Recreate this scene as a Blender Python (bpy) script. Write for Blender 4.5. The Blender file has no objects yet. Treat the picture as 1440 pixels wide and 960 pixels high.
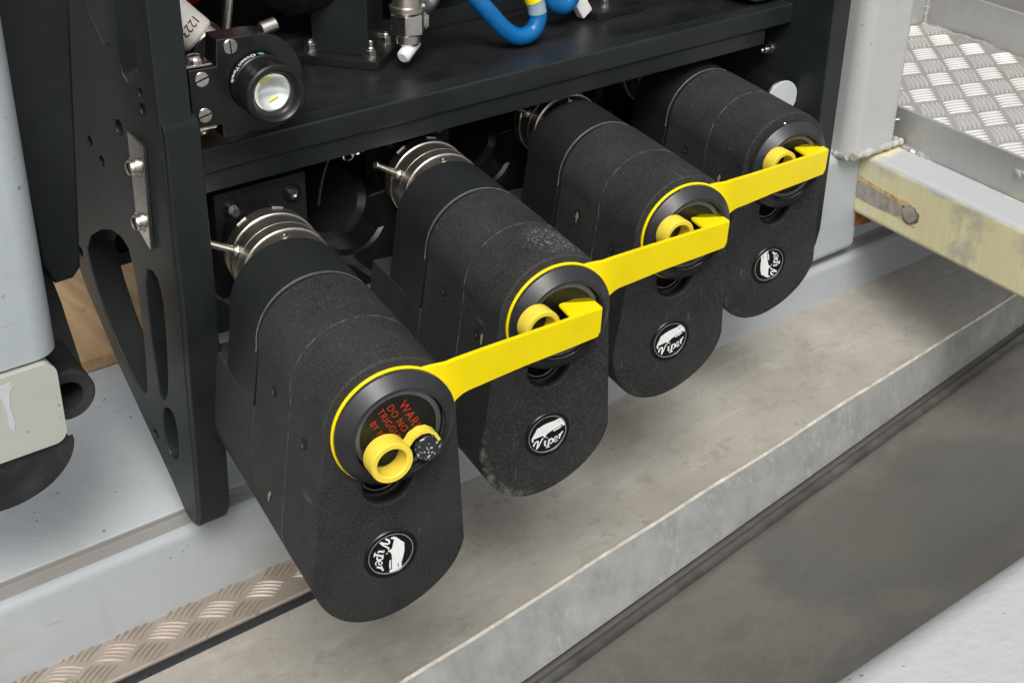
import bpy, bmesh, math, random
from mathutils import Vector, Matrix, noise as mnoise
random.seed(7)
S = bpy.context.scene
COL = S.collection
rad = math.radians

# ------------------------------------------------------------------ camera
cam_d = bpy.data.cameras.new('camera')
cam = bpy.data.objects.new('camera', cam_d)
COL.objects.link(cam)
S.camera = cam
RR = Vector((0.7744, -0.6324, 0.0163)); RD = Vector((-0.2992, -0.3888, -0.8714)); RF = Vector((0.5574, 0.6699, -0.4903))
RF.normalize(); RR = (RR - RF * RR.dot(RF)).normalized(); RD = RF.cross(RR)
M = Matrix((RR, -RD, -RF)).transposed().to_4x4()
M.translation = Vector((-0.3849, -0.5715, 0.4409))
cam.matrix_world = M
cam_d.sensor_width = 36.0
cam_d.lens = 48.94
cam_d.clip_start = 0.02
cam_d.clip_end = 500
S.render.resolution_x, S.render.resolution_y = 1024, 682

# ------------------------------------------------------------------ sky, sun, exposure
SUN_EL, SUN_AZ = rad(52), rad(215)          # azimuth measured clockwise from +Y
w = bpy.data.worlds.new('World'); S.world = w; w.use_nodes = True
nt = w.node_tree; nt.nodes.clear()
sky = nt.nodes.new('ShaderNodeTexSky'); sky.sky_type = 'NISHITA'; sky.sun_disc = False
sky.sun_elevation = SUN_EL; sky.sun_rotation = SUN_AZ
sky.dust_density = 6.0; sky.air_density = 1.0; sky.ozone_density = 1.0
hs = nt.nodes.new('ShaderNodeHueSaturation'); hs.inputs['Saturation'].default_value = 0.22
bg = nt.nodes.new('ShaderNodeBackground'); bg.inputs['Strength'].default_value = 0.12
wo = nt.nodes.new('ShaderNodeOutputWorld')
nt.links.new(sky.outputs[0], hs.inputs['Color']); nt.links.new(hs.outputs[0], bg.inputs['Color']); nt.links.new(bg.outputs[0], wo.inputs['Surface'])
sd = bpy.data.lights.new('sun', 'SUN'); sd.energy = 1.3; sd.angle = rad(25); sd.color = (1.0, 0.97, 0.93)
sun = bpy.data.objects.new('sun', sd); COL.objects.link(sun)
sv = Vector((math.sin(SUN_AZ) * math.cos(SUN_EL), math.cos(SUN_AZ) * math.cos(SUN_EL), math.sin(SUN_EL)))
sun.rotation_euler = (-sv).to_track_quat('-Z', 'Y').to_euler()
S.view_settings.view_transform = 'Standard'; S.view_settings.look = 'None'
S.view_settings.gamma = 1.0; S.view_settings.use_curve_mapping = False
S.view_settings.exposure = 0.35
S.render.engine = 'CYCLES'

# ------------------------------------------------------------------ materials
def N(nt, t, **kw):
    n = nt.nodes.new(t)
    for k, v in kw.items():
        if k in n.inputs: n.inputs[k].default_value = v
        else: setattr(n, k, v)
    return n
def L(nt, a, b): nt.links.new(a, b)

def ramp(nt, fac, stops):
    r = nt.nodes.new('ShaderNodeValToRGB')
    e = r.color_ramp.elements
    while len(e) < len(stops): e.new(0.5)
    for el, (p, c) in zip(e, stops):
        el.position = p; el.color = (c, c, c, 1) if not isinstance(c, tuple) else (*c, 1)
    L(nt, fac, r.inputs[0]); return r.outputs['Color']

def mix(nt, fac, a, b):
    m = nt.nodes.new('ShaderNodeMix'); m.data_type = 'RGBA'
    for sock, v in ((m.inputs['Factor'], fac), (m.inputs['A'], a), (m.inputs['B'], b)):
        if hasattr(v, 'is_linked') or hasattr(v, 'links'): L(nt, v, sock)
        elif isinstance(v, (int, float)): sock.default_value = v
        else: sock.default_value = (*v, 1)
    return m.outputs['Result']

def coords(nt, scale=None):
    tc = nt.nodes.new('ShaderNodeTexCoord')
    if scale == 'raw': return tc.outputs['Object']
    # every object gets its own stretch of the pattern
    oi = nt.nodes.new('ShaderNodeObjectInfo'); ad = nt.nodes.new('ShaderNodeVectorMath'); ad.operation = 'MULTIPLY_ADD'
    L(nt, oi.outputs['Random'], ad.inputs[0]); ad.inputs[1].default_value = (7.3, 4.1, 5.7); L(nt, tc.outputs['Object'], ad.inputs[2])
    if scale is None: return ad.outputs[0]
    mp = nt.nodes.new('ShaderNodeMapping'); mp.inputs['Scale'].default_value = scale
    L(nt, ad.outputs[0], mp.inputs['Vector']); return mp.outputs['Vector']

def noise(nt, vec, scale, detail=4, rough=0.6):
    n = N(nt, 'ShaderNodeTexNoise', Scale=scale, Detail=detail, Roughness=rough)
    L(nt, vec, n.inputs['Vector']); return n.outputs['Fac']

def base(name):
    m = bpy.data.materials.new(name); m.use_nodes = True
    nt = m.node_tree; b = nt.nodes['Principled BSDF']
    return m, nt, b

def bump(nt, b, h, strength, dist):
    n = N(nt, 'ShaderNodeBump', Strength=strength, Distance=dist)
    L(nt, h, n.inputs['Height']); L(nt, n.outputs[0], b.inputs['Normal'])

def simple(name, col, rough=0.5, metal=0.0, var=0.15, vscale=40, rvar=0.08, bs=0.0, bscale=300, spec=0.5, dust=0.0, dustcol=(0.3, 0.3, 0.29), stretch=None):
    m, nt, b = base(name)
    v = coords(nt, stretch)
    n1 = noise(nt, v, vscale)
    d = tuple(c * (1 - var) for c in col); u = tuple(min(1, c * (1 + var)) for c in col)
    c = mix(nt, ramp(nt, n1, [(0.3, 0.0), (0.7, 1.0)]), d, u)
    if dust:
        sp = ramp(nt, noise(nt, coords(nt), 420, 2), [(0.66, 0.0), (0.74, 1.0)])
        cl = ramp(nt, noise(nt, coords(nt), 22, 5), [(0.42, 0.0), (0.75, 1.0)])
        mm = nt.nodes.new('ShaderNodeMath'); mm.operation = 'MULTIPLY'; L(nt, sp, mm.inputs[0]); L(nt, cl, mm.inputs[1])
        m2 = nt.nodes.new('ShaderNodeMath'); m2.operation = 'MULTIPLY_ADD'; m2.inputs[1].default_value = 0.35; L(nt, cl, m2.inputs[0]); L(nt, mm.outputs[0], m2.inputs[2])
        m3 = nt.nodes.new('ShaderNodeMath'); m3.operation = 'MULTIPLY'; m3.inputs[1].default_value = dust; L(nt, m2.outputs[0], m3.inputs[0])
        c = mix(nt, m3.outputs[0], c, dustcol)
    L(nt, c, b.inputs['Base Color'])
    mr = N(nt, 'ShaderNodeMapRange'); mr.inputs['To Min'].default_value = max(0.02, rough - rvar); mr.inputs['To Max'].default_value = rough + rvar
    L(nt, noise(nt, coords(nt), vscale * 1.7), mr.inputs['Value']); L(nt, mr.outputs[0], b.inputs['Roughness'])
    b.inputs['Metallic'].default_value = metal
    b.inputs['Specular IOR Level'].default_value = spec
    if bs: bump(nt, b, noise(nt, coords(nt), bscale, 3), bs, 0.001)
    return m

MAT = {}
MAT['acetal'] = simple('black acetal plate', (0.0125, 0.0158, 0.0160), 0.40, var=0.25, vscale=18, bs=0.05, bscale=700, dust=0.05, spec=0.38)
MAT['acetal_top'] = simple('scuffed black deck', (0.010, 0.0105, 0.011), 0.42, var=0.5, vscale=14, rvar=0.14, dust=0.09, bs=0.05, bscale=500, stretch=(1, 2.2, 1))
MAT['black'] = simple('black anodised', (0.008, 0.008, 0.0085), 0.32, var=0.2, vscale=60, bs=0.03, bscale=900)
MAT['collar'] = simple('smooth black polyurethane', (0.010, 0.0125, 0.0125), 0.5, var=0.15, vscale=30)
MAT['rubber'] = simple('dusty black rubber', (0.022, 0.022, 0.022), 0.75, var=0.3, vscale=60, bs=0.25, bscale=150, dust=0.3)
MAT['oldrubber'] = simple('worn glossy black rubber', (0.016, 0.016, 0.017), 0.4, var=0.6, vscale=50, bs=0.5, bscale=70, dust=0.35, dustcol=(0.2, 0.2, 0.2))
MAT['seal'] = simple('grey dusty seal', (0.055, 0.053, 0.050), 0.6, var=0.35, vscale=50, dust=0.4)
MAT['bezel'] = simple('grey black bezel plastic', (0.022, 0.022, 0.024), 0.33, var=0.1, vscale=50, bs=0.04, bscale=900)
MAT['yellow'] = simple('glossy yellow plastic', (0.92, 0.73, 0.002), 0.36, var=0.04, vscale=20, bs=0.05, bscale=300, spec=0.4, dust=0.14, dustcol=(0.45, 0.30, 0.03))
MAT['paleyellow'] = simple('matt yellow plastic', (0.80, 0.62, 0.06), 0.5, var=0.05, vscale=80)
MAT['steel'] = simple('stainless steel', (0.62, 0.59, 0.54), 0.26, 1.0, var=0.1, vscale=90, rvar=0.08, bs=0.05, bscale=900)
MAT['brushed'] = simple('brushed titanium ring', (0.60, 0.56, 0.50), 0.36, 1.0, var=0.12, vscale=60, rvar=0.06, bs=0.05, bscale=800)
MAT['brightedge'] = simple('polished steel edge', (0.85, 0.83, 0.79), 0.18, 1.0, var=0.03)
MAT['blue'] = simple('glossy blue hose', (0.0, 0.115, 0.33), 0.28, var=0.1, vscale=50, bs=0.02, bscale=400)
MAT['hosegrey'] = simple('grey clear heatshrink', (0.26, 0.36, 0.42), 0.3, var=0.12, vscale=80)
MAT['nylon'] = simple('white nylon', (0.72, 0.72, 0.72), 0.4, var=0.05, vscale=100, bs=0.1, bscale=200)
MAT['whitetape'] = simple('off white printed tape', (0.62, 0.58, 0.54), 0.5, var=0.08, vscale=60, bs=0.2, bscale=120)
MAT['print'] = simple('white print', (0.80, 0.80, 0.79), 0.5, var=0.03)
MAT['ink'] = simple('black ink', (0.02, 0.02, 0.02), 0.6, var=0.05)
MAT['redtext'] = simple('red print', (1.0, 0.06, 0.025), 0.5, var=0.05)
MAT['red'] = simple('red cable', (0.42, 0.008, 0.016), 0.4, var=0.1)
MAT['darkdisc'] = simple('dark olive label', (0.016, 0.016, 0.009), 0.5, var=0.2)
MAT['teal'] = simple('teal print', (0.10, 0.36, 0.36), 0.5, var=0.05)
MAT['led'] = simple('yellow led chip', (0.85, 0.72, 0.08), 0.4, var=0.05)
MAT['reflector'] = simple('frosted reflector', (0.93, 0.95, 0.94), 0.2, 0.6, var=0.03)
MAT['cap'] = simple('pale grey plastic cap', (0.50, 0.53, 0.54), 0.5, var=0.04, vscale=30)
MAT['hole'] = simple('dark recess', (0.004, 0.004, 0.004), 0.8, var=0.1)
MAT['dirt'] = simple('dried mud', (0.26, 0.21, 0.15), 0.95, var=0.3, vscale=200, bs=0.4, bscale=400)
MAT['weld'] = simple('painted weld bead', (0.38, 0.37, 0.34), 0.5, var=0.3, vscale=60, bs=0.5, bscale=90)
MAT['rust'] = simple('rust', (0.25, 0.10, 0.03), 0.9, var=0.5, vscale=80, bs=0.3, bscale=150)

_b = MAT['reflector'].node_tree.nodes['Principled BSDF']        # faint glow added to brighten the lens, lamp taken as off
_b.inputs['Emission Color'].default_value = (0.93, 1.0, 0.97, 1); _b.inputs['Emission Strength'].default_value = 0.04

def foam_mat(name, wear=False, amount=0.75, lo=0.38):
    m, nt, b = base(name)
    v = coords(nt)
    big = noise(nt, v, 22, 6, 0.65)
    c = mix(nt, ramp(nt, big, [(0.34, 0.0), (0.70, 1.0)]), (0.0105, 0.0108, 0.0112), (0.0270, 0.0268, 0.0266))
    grain = noise(nt, v, 760, 2)
    c = mix(nt, ramp(nt, grain, [(0.44, 0.0), (0.70, 0.6)]), c, (0.060, 0.060, 0.059))
    sp = ramp(nt, noise(nt, v, 520, 1), [(0.70, 0.0), (0.76, 1.0)])
    cl = ramp(nt, noise(nt, v, 26, 4), [(0.50, 0.0), (0.70, 1.0)])
    mm = nt.nodes.new('ShaderNodeMath'); mm.operation = 'MULTIPLY'; L(nt, sp, mm.inputs[0]); L(nt, cl, mm.inputs[1])
    mq = nt.nodes.new('ShaderNodeMath'); mq.operation = 'MULTIPLY'; mq.inputs[1].default_value = 0.7; L(nt, mm.outputs[0], mq.inputs[0])
    c = mix(nt, mq.outputs[0], c, (0.17, 0.165, 0.155))
    # thin scratches
    w1 = nt.nodes.new('ShaderNodeMapping'); w1.inputs['Scale'].default_value = (260, 14, 45); w1.inputs['Rotation'].default_value = (0.3, 0.5, 0.9)
    L(nt, v, w1.inputs['Vector'])
    sc = ramp(nt, noise(nt, w1.outputs['Vector'], 1.0, 2), [(0.70, 0.0), (0.74, 0.45)])
    c = mix(nt, sc, c, (0.11, 0.108, 0.10))
    if wear:   # rubbed lower left front edge: a pale worn streak of its own shape
        sx = nt.nodes.new('ShaderNodeSeparateXYZ'); L(nt, coords(nt, 'raw'), sx.inputs[0])
        def band(sock, lo, hi, soft):
            a = N(nt, 'ShaderNodeMapRange'); a.interpolation_type = 'SMOOTHSTEP'
            a.inputs['From Min'].default_value = lo - soft; a.inputs['From Max'].default_value = lo + soft; L(nt, sock, a.inputs['Value'])
            q = N(nt, 'ShaderNodeMapRange'); q.interpolation_type = 'SMOOTHSTEP'
            q.inputs['From Min'].default_value = hi - soft; q.inputs['From Max'].default_value = hi + soft; q.inputs['To Min'].default_value = 1; q.inputs['To Max'].default_value = 0; L(nt, sock, q.inputs['Value'])
            t = nt.nodes.new('ShaderNodeMath'); t.operation = 'MULTIPLY'; L(nt, a.outputs[0], t.inputs[0]); L(nt, q.outputs[0], t.inputs[1]); return t.outputs[0]
        vd = nt.nodes.new('ShaderNodeVectorMath'); vd.operation = 'DISTANCE'
        cb_ = nt.nodes.new('ShaderNodeCombineXYZ'); L(nt, sx.outputs['X'], cb_.inputs['X']); L(nt, sx.outputs['Z'], cb_.inputs['Z'])
        L(nt, cb_.outputs[0], vd.inputs[0]); vd.inputs[1].default_value = (0, 0, -0.0972)
        f = band(vd.outputs['Value'], 0.0478, 0.06, 0.0025)
        x2 = band(sx.outputs['X'], -0.07, -0.012, 0.012)
        t0 = nt.nodes.new('ShaderNodeMath'); t0.operation = 'MULTIPLY'; L(nt, f, t0.inputs[0]); L(nt, x2, t0.inputs[1]); f = t0.outputs[0]
        g = band(sx.outputs['Y'], -0.001, 0.0030, 0.0014)
        h = band(sx.outputs['Z'], -0.155, -0.088, 0.012)
        t1 = nt.nodes.new('ShaderNodeMath'); t1.operation = 'MULTIPLY'; L(nt, f, t1.inputs[0]); L(nt, g, t1.inputs[1])
        t2 = nt.nodes.new('ShaderNodeMath'); t2.operation = 'MULTIPLY'; L(nt, t1.outputs[0], t2.inputs[0]); L(nt, h, t2.inputs[1])
        t3 = nt.nodes.new('ShaderNodeMath'); t3.operation = 'MULTIPLY'; L(nt, t2.outputs[0], t3.inputs[0])
        L(nt, ramp(nt, noise(nt, v, 160, 3), [(lo + 0.05, 0.0), (lo + 0.25, amount * 0.8)]), t3.inputs[1])
        c = mix(nt, t3.outputs[0], c, (0.20, 0.19, 0.165))
    if wear and amount > 0.5:
        d2 = nt.nodes.new('ShaderNodeVectorMath'); d2.operation = 'DISTANCE'; L(nt, coords(nt, 'raw'), d2.inputs[0]); d2.inputs[1].default_value = (0.012, 0.026, 0.041)
        pm = N(nt, 'ShaderNodeMapRange'); pm.inputs['From Min'].default_value = 0.010; pm.inputs['From Max'].default_value = 0.027; pm.inputs['To Min'].default_value = 1.0; pm.inputs['To Max'].default_value = 0.0
        L(nt, d2.outputs['Value'], pm.inputs['Value'])
        sk = ramp(nt, noise(nt, v, 560, 2), [(0.54, 0.0), (0.60, 0.9)])
        pq = nt.nodes.new('ShaderNodeMath'); pq.operation = 'MULTIPLY'; L(nt, pm.outputs[0], pq.inputs[0]); L(nt, sk, pq.inputs[1])
        c = mix(nt, pq.outputs[0], c, (0.20, 0.23, 0.22))
    L(nt, c, b.inputs['Base Color'])
    b.inputs['Roughness'].default_value = 0.72
    b.inputs['Specular IOR Level'].default_value = 0.35
    h1 = noise(nt, v, 700, 3, 0.7)
    bump(nt, b, h1, 0.45, 0.0008)
    return m
MAT['foam'] = foam_mat('black syntactic foam', True, 0.4, 0.52)
MAT['foam_worn'] = foam_mat('black syntactic foam worn', True)

def paint_mat(name, col, bscale=90, bs=0.18, dirt=0.3, rough=0.42, specks=True):
    m, nt, b = base(name)
    v = coords(nt)
    big = ramp(nt, noise(nt, v, 7, 6, 0.65), [(0.35, 0.0), (0.75, 1.0)])
    c = mix(nt, big, col, tuple(q * 0.90 for q in col))
    dr = ramp(nt, noise(nt, coords(nt, (5, 5, 14)), 1.6, 7, 0.7), [(0.52, 0.0), (0.80, dirt)])
    c = mix(nt, dr, c, (0.30, 0.26, 0.20))
    if specks:
        sp = ramp(nt, noise(nt, v, 150, 1), [(0.755, 0.0), (0.79, 0.8)])
        c = mix(nt, sp, c, (0.14, 0.13, 0.12))
        s2 = ramp(nt, noise(nt, v, 55, 3), [(0.74, 0.0), (0.77, 0.7)])
        c = mix(nt, s2, c, (0.22, 0.20, 0.18))
        s3 = ramp(nt, noise(nt, coords(nt, (30, 30, 3)), 2.2, 4), [(0.58, 0.0), (0.75, 0.16)])
        c = mix(nt, s3, c, (0.30, 0.28, 0.24))
        s4 = ramp(nt, noise(nt, coords(nt, (8, 50, 90)), 1.6, 2), [(0.72, 0.0), (0.745, 0.5)])
        c = mix(nt, s4, c, (0.27, 0.26, 0.25))
    L(nt, c, b.inputs['Base Color'])
    mr = N(nt, 'ShaderNodeMapRange'); mr.inputs['To Min'].default_value = rough - 0.1; mr.inputs['To Max'].default_value = rough + 0.15
    L(nt, big, mr.inputs['Value']); L(nt, mr.outputs[0], b.inputs['Roughness'])
    bump(nt, b, noise(nt, v, bscale, 3), bs, 0.002)
    return m
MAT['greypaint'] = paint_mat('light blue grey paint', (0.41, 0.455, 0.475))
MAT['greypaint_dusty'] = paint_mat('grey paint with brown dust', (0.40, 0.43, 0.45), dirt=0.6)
MAT['brightened_top'] = paint_mat('blue grey paint lightened against shade', (0.545, 0.585, 0.595), dirt=0.25)  # top face colour raised to offset the machine's shade
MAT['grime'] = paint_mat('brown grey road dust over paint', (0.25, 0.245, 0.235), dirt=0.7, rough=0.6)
MAT['whitepaint'] = paint_mat('textured off white paint', (0.45, 0.465, 0.48), bscale=130, bs=0.38, dirt=0.08)
MAT['creambox'] = paint_mat('pale cream grey paint', (0.45, 0.46, 0.415), bscale=60, bs=0.1, dirt=0.25)
MAT['postpaint'] = paint_mat('warm light grey paint', (0.45, 0.46, 0.455), bscale=40, bs=0.08, dirt=0.3)

def tray_mat():
    m, nt, b = base('stained grey metal tray')
    v = coords(nt)
    n1 = ramp(nt, noise(nt, v, 9, 8, 0.62), [(0.34, 0.0), (0.68, 1.0)])
    c = mix(nt, n1, (0.295, 0.275, 0.238), (0.420, 0.400, 0.358))
    n2 = ramp(nt, noise(nt, coords(nt, (1, 3, 1)), 16, 6, 0.7), [(0.55, 0.0), (0.72, 0.6)])
    c = mix(nt, n2, c, (0.53, 0.51, 0.46))
    n5 = ramp(nt, noise(nt, v, 75, 8, 0.75), [(0.40, 0.0), (0.64, 0.55)])
    c = mix(nt, n5, c, (0.40, 0.375, 0.325))
    n6 = ramp(nt, noise(nt, v, 48, 8, 0.8), [(0.55, 0.0), (0.66, 0.5)])
    c = mix(nt, n6, c, (0.22, 0.20, 0.165))
    n3 = ramp(nt, noise(nt, v, 34, 6, 0.75), [(0.60, 0.0), (0.75, 0.55)])
    c = mix(nt, n3, c, (0.15, 0.125, 0.095))
    rt_ = nt.nodes.new('ShaderNodeMapping'); rt_.inputs['Rotation'].default_value = (0, 0, 0.5); rt_.inputs['Scale'].default_value = (9, 260, 1); L(nt, v, rt_.inputs['Vector'])
    scr = ramp(nt, noise(nt, rt_.outputs['Vector'], 1.0, 2), [(0.70, 0.0), (0.73, 0.45)])
    c = mix(nt, scr, c, (0.52, 0.51, 0.48))
    sp = ramp(nt, noise(nt, v, 190, 3), [(0.66, 0.0), (0.72, 0.6)])
    c = mix(nt, sp, c, (0.50, 0.49, 0.46))
    dg = ramp(nt, noise(nt, coords(nt, (3, 26, 1)), 2.4, 5, 0.7), [(0.60, 0.0), (0.70, 0.35)])
    c = mix(nt, dg, c, (0.20, 0.18, 0.15))
    L(nt, c, b.inputs['Base Color'])
    b.inputs['Metallic'].default_value = 0.12
    mr = N(nt, 'ShaderNodeMapRange'); mr.inputs['To Min'].default_value = 0.36; mr.inputs['To Max'].default_value = 0.62
    L(nt, n1, mr.inputs['Value']); L(nt, mr.outputs[0], b.inputs['Roughness'])
    bump(nt, b, noise(nt, v, 60, 5), 0.10, 0.002)
    return m
MAT['tray'] = tray_mat()
def galv_mat():
    m, nt, b = base('galvanised steel lip')
    v = coords(nt)
    n1 = ramp(nt, noise(nt, v, 30, 6, 0.7), [(0.35, 0.0), (0.7, 1.0)])
    c = mix(nt, n1, (0.40, 0.41, 0.40), (0.58, 0.59, 0.57))
    sp = ramp(nt, noise(nt, coords(nt, (1, 1, 0.5)), 150, 4), [(0.55, 0.0), (0.68, 0.9)])
    clm = ramp(nt, noise(nt, v, 13, 4), [(0.42, 0.0), (0.66, 1.0)])
    mm = nt.nodes.new('ShaderNodeMath'); mm.operation = 'MULTIPLY'; L(nt, sp, mm.inputs[0]); L(nt, clm, mm.inputs[1])
    c = mix(nt, mm.outputs[0], c, (0.70, 0.70, 0.69))
    L(nt, c, b.inputs['Base Color']); b.inputs['Metallic'].default_value = 0.45; b.inputs['Roughness'].default_value = 0.42
    return m
MAT['galv'] = galv_mat()
MAT['edgehighlight'] = simple('painted tray edge highlight', (0.62, 0.58, 0.50), 0.38, 0.3, var=0.3, vscale=60, rvar=0.1)  # pale colour stands in for the highlight along the tray edge
def alu_mat(name, col, stain, rough=0.35, amount=0.6):
    m, nt, b = base(name)
    v = coords(nt)
    n1 = ramp(nt, noise(nt, v, 11, 6, 0.6), [(0.40, 0.0), (0.72, amount)])
    c = mix(nt, n1, col, stain)
    c = mix(nt, ramp(nt, noise(nt, coords(nt, (3, 60, 3)), 3, 3), [(0.3, 0.0), (0.7, 0.25)]), c, tuple(x * 0.75 for x in col))
    L(nt, c, b.inputs['Base Color']); b.inputs['Metallic'].default_value = 0.6
    mr = N(nt, 'ShaderNodeMapRange'); mr.inputs['To Min'].default_value = rough - 0.06; mr.inputs['To Max'].default_value = rough + 0.14
    L(nt, noise(nt, v, 40), mr.inputs['Value']); L(nt, mr.outputs[0], b.inputs['Roughness'])
    bump(nt, b, noise(nt, v, 200, 3), 0.08, 0.001)
    return m
MAT['alu'] = alu_mat('aluminium sheet', (0.52, 0.50, 0.47), (0.50, 0.37, 0.26), 0.42)
MAT['alubar'] = alu_mat('bright aluminium tread', (0.80, 0.79, 0.775), (0.70, 0.65, 0.58), 0.30, 0.5)
MAT['alubrown'] = alu_mat('brown stained tread plate', (0.56, 0.49, 0.42), (0.38, 0.30, 0.23), 0.30, 0.8)
MAT['alubrownbar'] = alu_mat('brown stained tread', (0.54, 0.47, 0.40), (0.38, 0.30, 0.24), 0.30, 0.7)
MAT['aluangle'] = alu_mat('mill aluminium angle', (0.50, 0.51, 0.51), (0.47, 0.43, 0.37), 0.40, 0.5)

def floor_mat():
    m, nt, b = base('dark deck paint with wet patches')
    v = coords(nt)
    c = mix(nt, ramp(nt, noise(nt, v, 7, 7, 0.65), [(0.35, 0.0), (0.7, 1.0)]), (0.095, 0.091, 0.081), (0.140, 0.134, 0.121))
    c = mix(nt, ramp(nt, noise(nt, coords(nt, (1, 2.5, 1)), 26, 5, 0.7), [(0.55, 0.0), (0.75, 0.5)]), c, (0.155, 0.145, 0.125))
    vd = nt.nodes.new('ShaderNodeVectorMath'); vd.operation = 'DISTANCE'
    wm_ = nt.nodes.new('ShaderNodeMapping'); wm_.inputs['Location'].default_value = (-0.58, 0.02, 0.328); wm_.inputs['Scale'].default_value = (1, 1.9, 1)
    L(nt, coords(nt, 'raw'), wm_.inputs['Vector']); L(nt, wm_.outputs[0], vd.inputs[0])
    wa = nt.nodes.new('ShaderNodeMath'); wa.operation = 'MULTIPLY_ADD'; wa.inputs[1].default_value = 0.34
    L(nt, noise(nt, v, 9, 3, 0.5), wa.inputs[0]); L(nt, vd.outputs['Value'], wa.inputs[2])
    wet = ramp(nt, wa.outputs[0], [(0.29, 0.6), (0.36, 0.0)])
    sw = N(nt, 'ShaderNodeTexNoise', Scale=7.0, Detail=7, Roughness=0.62, Distortion=1.6); L(nt, coords(nt, (1, 1.8, 1)), sw.inputs['Vector'])
    c = mix(nt, ramp(nt, sw.outputs['Fac'], [(0.42, 0.0), (0.50, 0.55)]), c, (0.150, 0.136, 0.115))
    c = mix(nt, ramp(nt, sw.outputs['Fac'], [(0.53, 0.0), (0.60, 0.5)]), c, (0.098, 0.088, 0.074))
    gr = ramp(nt, noise(nt, v, 420, 3, 0.7), [(0.35, 0.0), (0.75, 0.30)])
    c = mix(nt, gr, c, (0.22, 0.21, 0.19))
    c = mix(nt, wet, c, (0.085, 0.086, 0.080))
    L(nt, c, b.inputs['Base Color'])
    mr = N(nt, 'ShaderNodeMapRange'); mr.inputs['To Min'].default_value = 0.40; mr.inputs['To Max'].default_value = 0.22
    L(nt, wet, mr.inputs['Value']); L(nt, mr.outputs[0], b.inputs['Roughness'])
    bump(nt, b, noise(nt, v, 90, 4), 0.08, 0.001)
    return m
MAT['floor'] = floor_mat()
def wood_mat():
    m, nt, b = base('plywood')
    v = coords(nt, (14, 1.3, 14))
    n1 = noise(nt, v, 4, 6, 0.6)
    c = mix(nt, ramp(nt, n1, [(0.3, 0.0), (0.7, 1.0)]), (0.33, 0.19, 0.085), (0.56, 0.38, 0.20))
    kn = ramp(nt, noise(nt, coords(nt, (1, 0.7, 1)), 26, 3), [(0.66, 0.0), (0.74, 0.8)])
    c = mix(nt, kn, c, (0.16, 0.085, 0.04))
    L(nt, c, b.inputs['Base Color']); b.inputs['Roughness'].default_value = 0.7
    bump(nt, b, n1, 0.15, 0.001)
    return m
MAT['wood'] = wood_mat()
def cream_mat():
    m, nt, b = base('cream primer brushed over grey')
    v = coords(nt)
    sx = nt.nodes.new('ShaderNodeSeparateXYZ'); L(nt, coords(nt, 'raw'), sx.inputs[0])
    cream = mix(nt, ramp(nt, noise(nt, coords(nt, (1, 60, 3)), 4, 4), [(0.35, 0.0), (0.7, 1.0)]), (0.70, 0.635, 0.36), (0.77, 0.72, 0.47))
    cream = mix(nt, ramp(nt, noise(nt, coords(nt, (1, 90, 1.5)), 3, 3), [(0.58, 0.0), (0.70, 0.8)]), cream, (0.74, 0.72, 0.60))
    blot = ramp(nt, noise(nt, v, 16, 5), [(0.56, 0.0), (0.66, 0.6)])
    cream = mix(nt, blot, cream, (0.36, 0.35, 0.32))
    # grey on the top face
    j = nt.nodes.new('ShaderNodeMath'); j.operation = 'MULTIPLY_ADD'; j.inputs[1].default_value = 0.016
    L(nt, noise(nt, coords(nt, (1, 1, 1)), 20, 4), j.inputs[0]); L(nt, sx.outputs['Z'], j.inputs[2])
    topm = ramp(nt, j.outputs[0], [(0.0365, 0.0), (0.0390, 1.0)])
    e = nt.nodes.new('ShaderNodeMath'); e.operation = 'MULTIPLY_ADD'; e.inputs[1].default_value = 0.05
    L(nt, noise(nt, v, 14, 4), e.inputs[0]); L(nt, sx.outputs['Y'], e.inputs[2])
    endm = ramp(nt, e.outputs[0], [(0.0, 1.0), (0.004, 0.0)])       # bare cream patch by the post stays cream
    endm.node.color_ramp.elements[0].position = 0.005; endm.node.color_ramp.elements[1].position = 0.012
    tm = nt.nodes.new('ShaderNodeMath'); tm.operation = 'MULTIPLY'; L(nt, topm, tm.inputs[0]); L(nt, endm, tm.inputs[1])
    c = mix(nt, tm.outputs[0], cream, (0.44, 0.455, 0.46))
    L(nt, c, b.inputs['Base Color']); b.inputs['Roughness'].default_value = 0.5
    bump(nt, b, noise(nt, v, 80, 3), 0.15, 0.002)
    return m
MAT['cream'] = cream_mat()
MAT['bare'] = simple('bare ground steel', (0.36, 0.33, 0.285), 0.55, 0.1, var=0.3, vscale=90, bs=0.2, bscale=200)
MAT['burnt'] = simple('burnt weld spot', (0.15, 0.125, 0.11), 0.6, 0.1, var=0.5, vscale=150, bs=0.4, bscale=200)
MAT['rustpaint'] = simple('rusty primer edge', (0.58, 0.42, 0.20), 0.8, 0.0, var=0.4, vscale=120)
def glass_mat():
    m, nt, b = base('clear pane')
    nt.nodes.remove(b); out = nt.nodes['Material Output']
    tr = nt.nodes.new('ShaderNodeBsdfTransparent'); tr.inputs[0].default_value = (0.96, 0.98, 0.97, 1)
    gl = nt.nodes.new('ShaderNodeBsdfGlossy'); gl.inputs['Roughness'].default_value = 0.04
    fr = nt.nodes.new('ShaderNodeFresnel'); fr.inputs['IOR'].default_value = 1.30
    mx = nt.nodes.new('ShaderNodeMixShader'); L(nt, fr.outputs[0], mx.inputs[0]); L(nt, tr.outputs[0], mx.inputs[1]); L(nt, gl.outputs[0], mx.inputs[2])
    L(nt, mx.outputs[0], out.inputs['Surface'])
    return m
MAT['glass'] = glass_mat()
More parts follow.
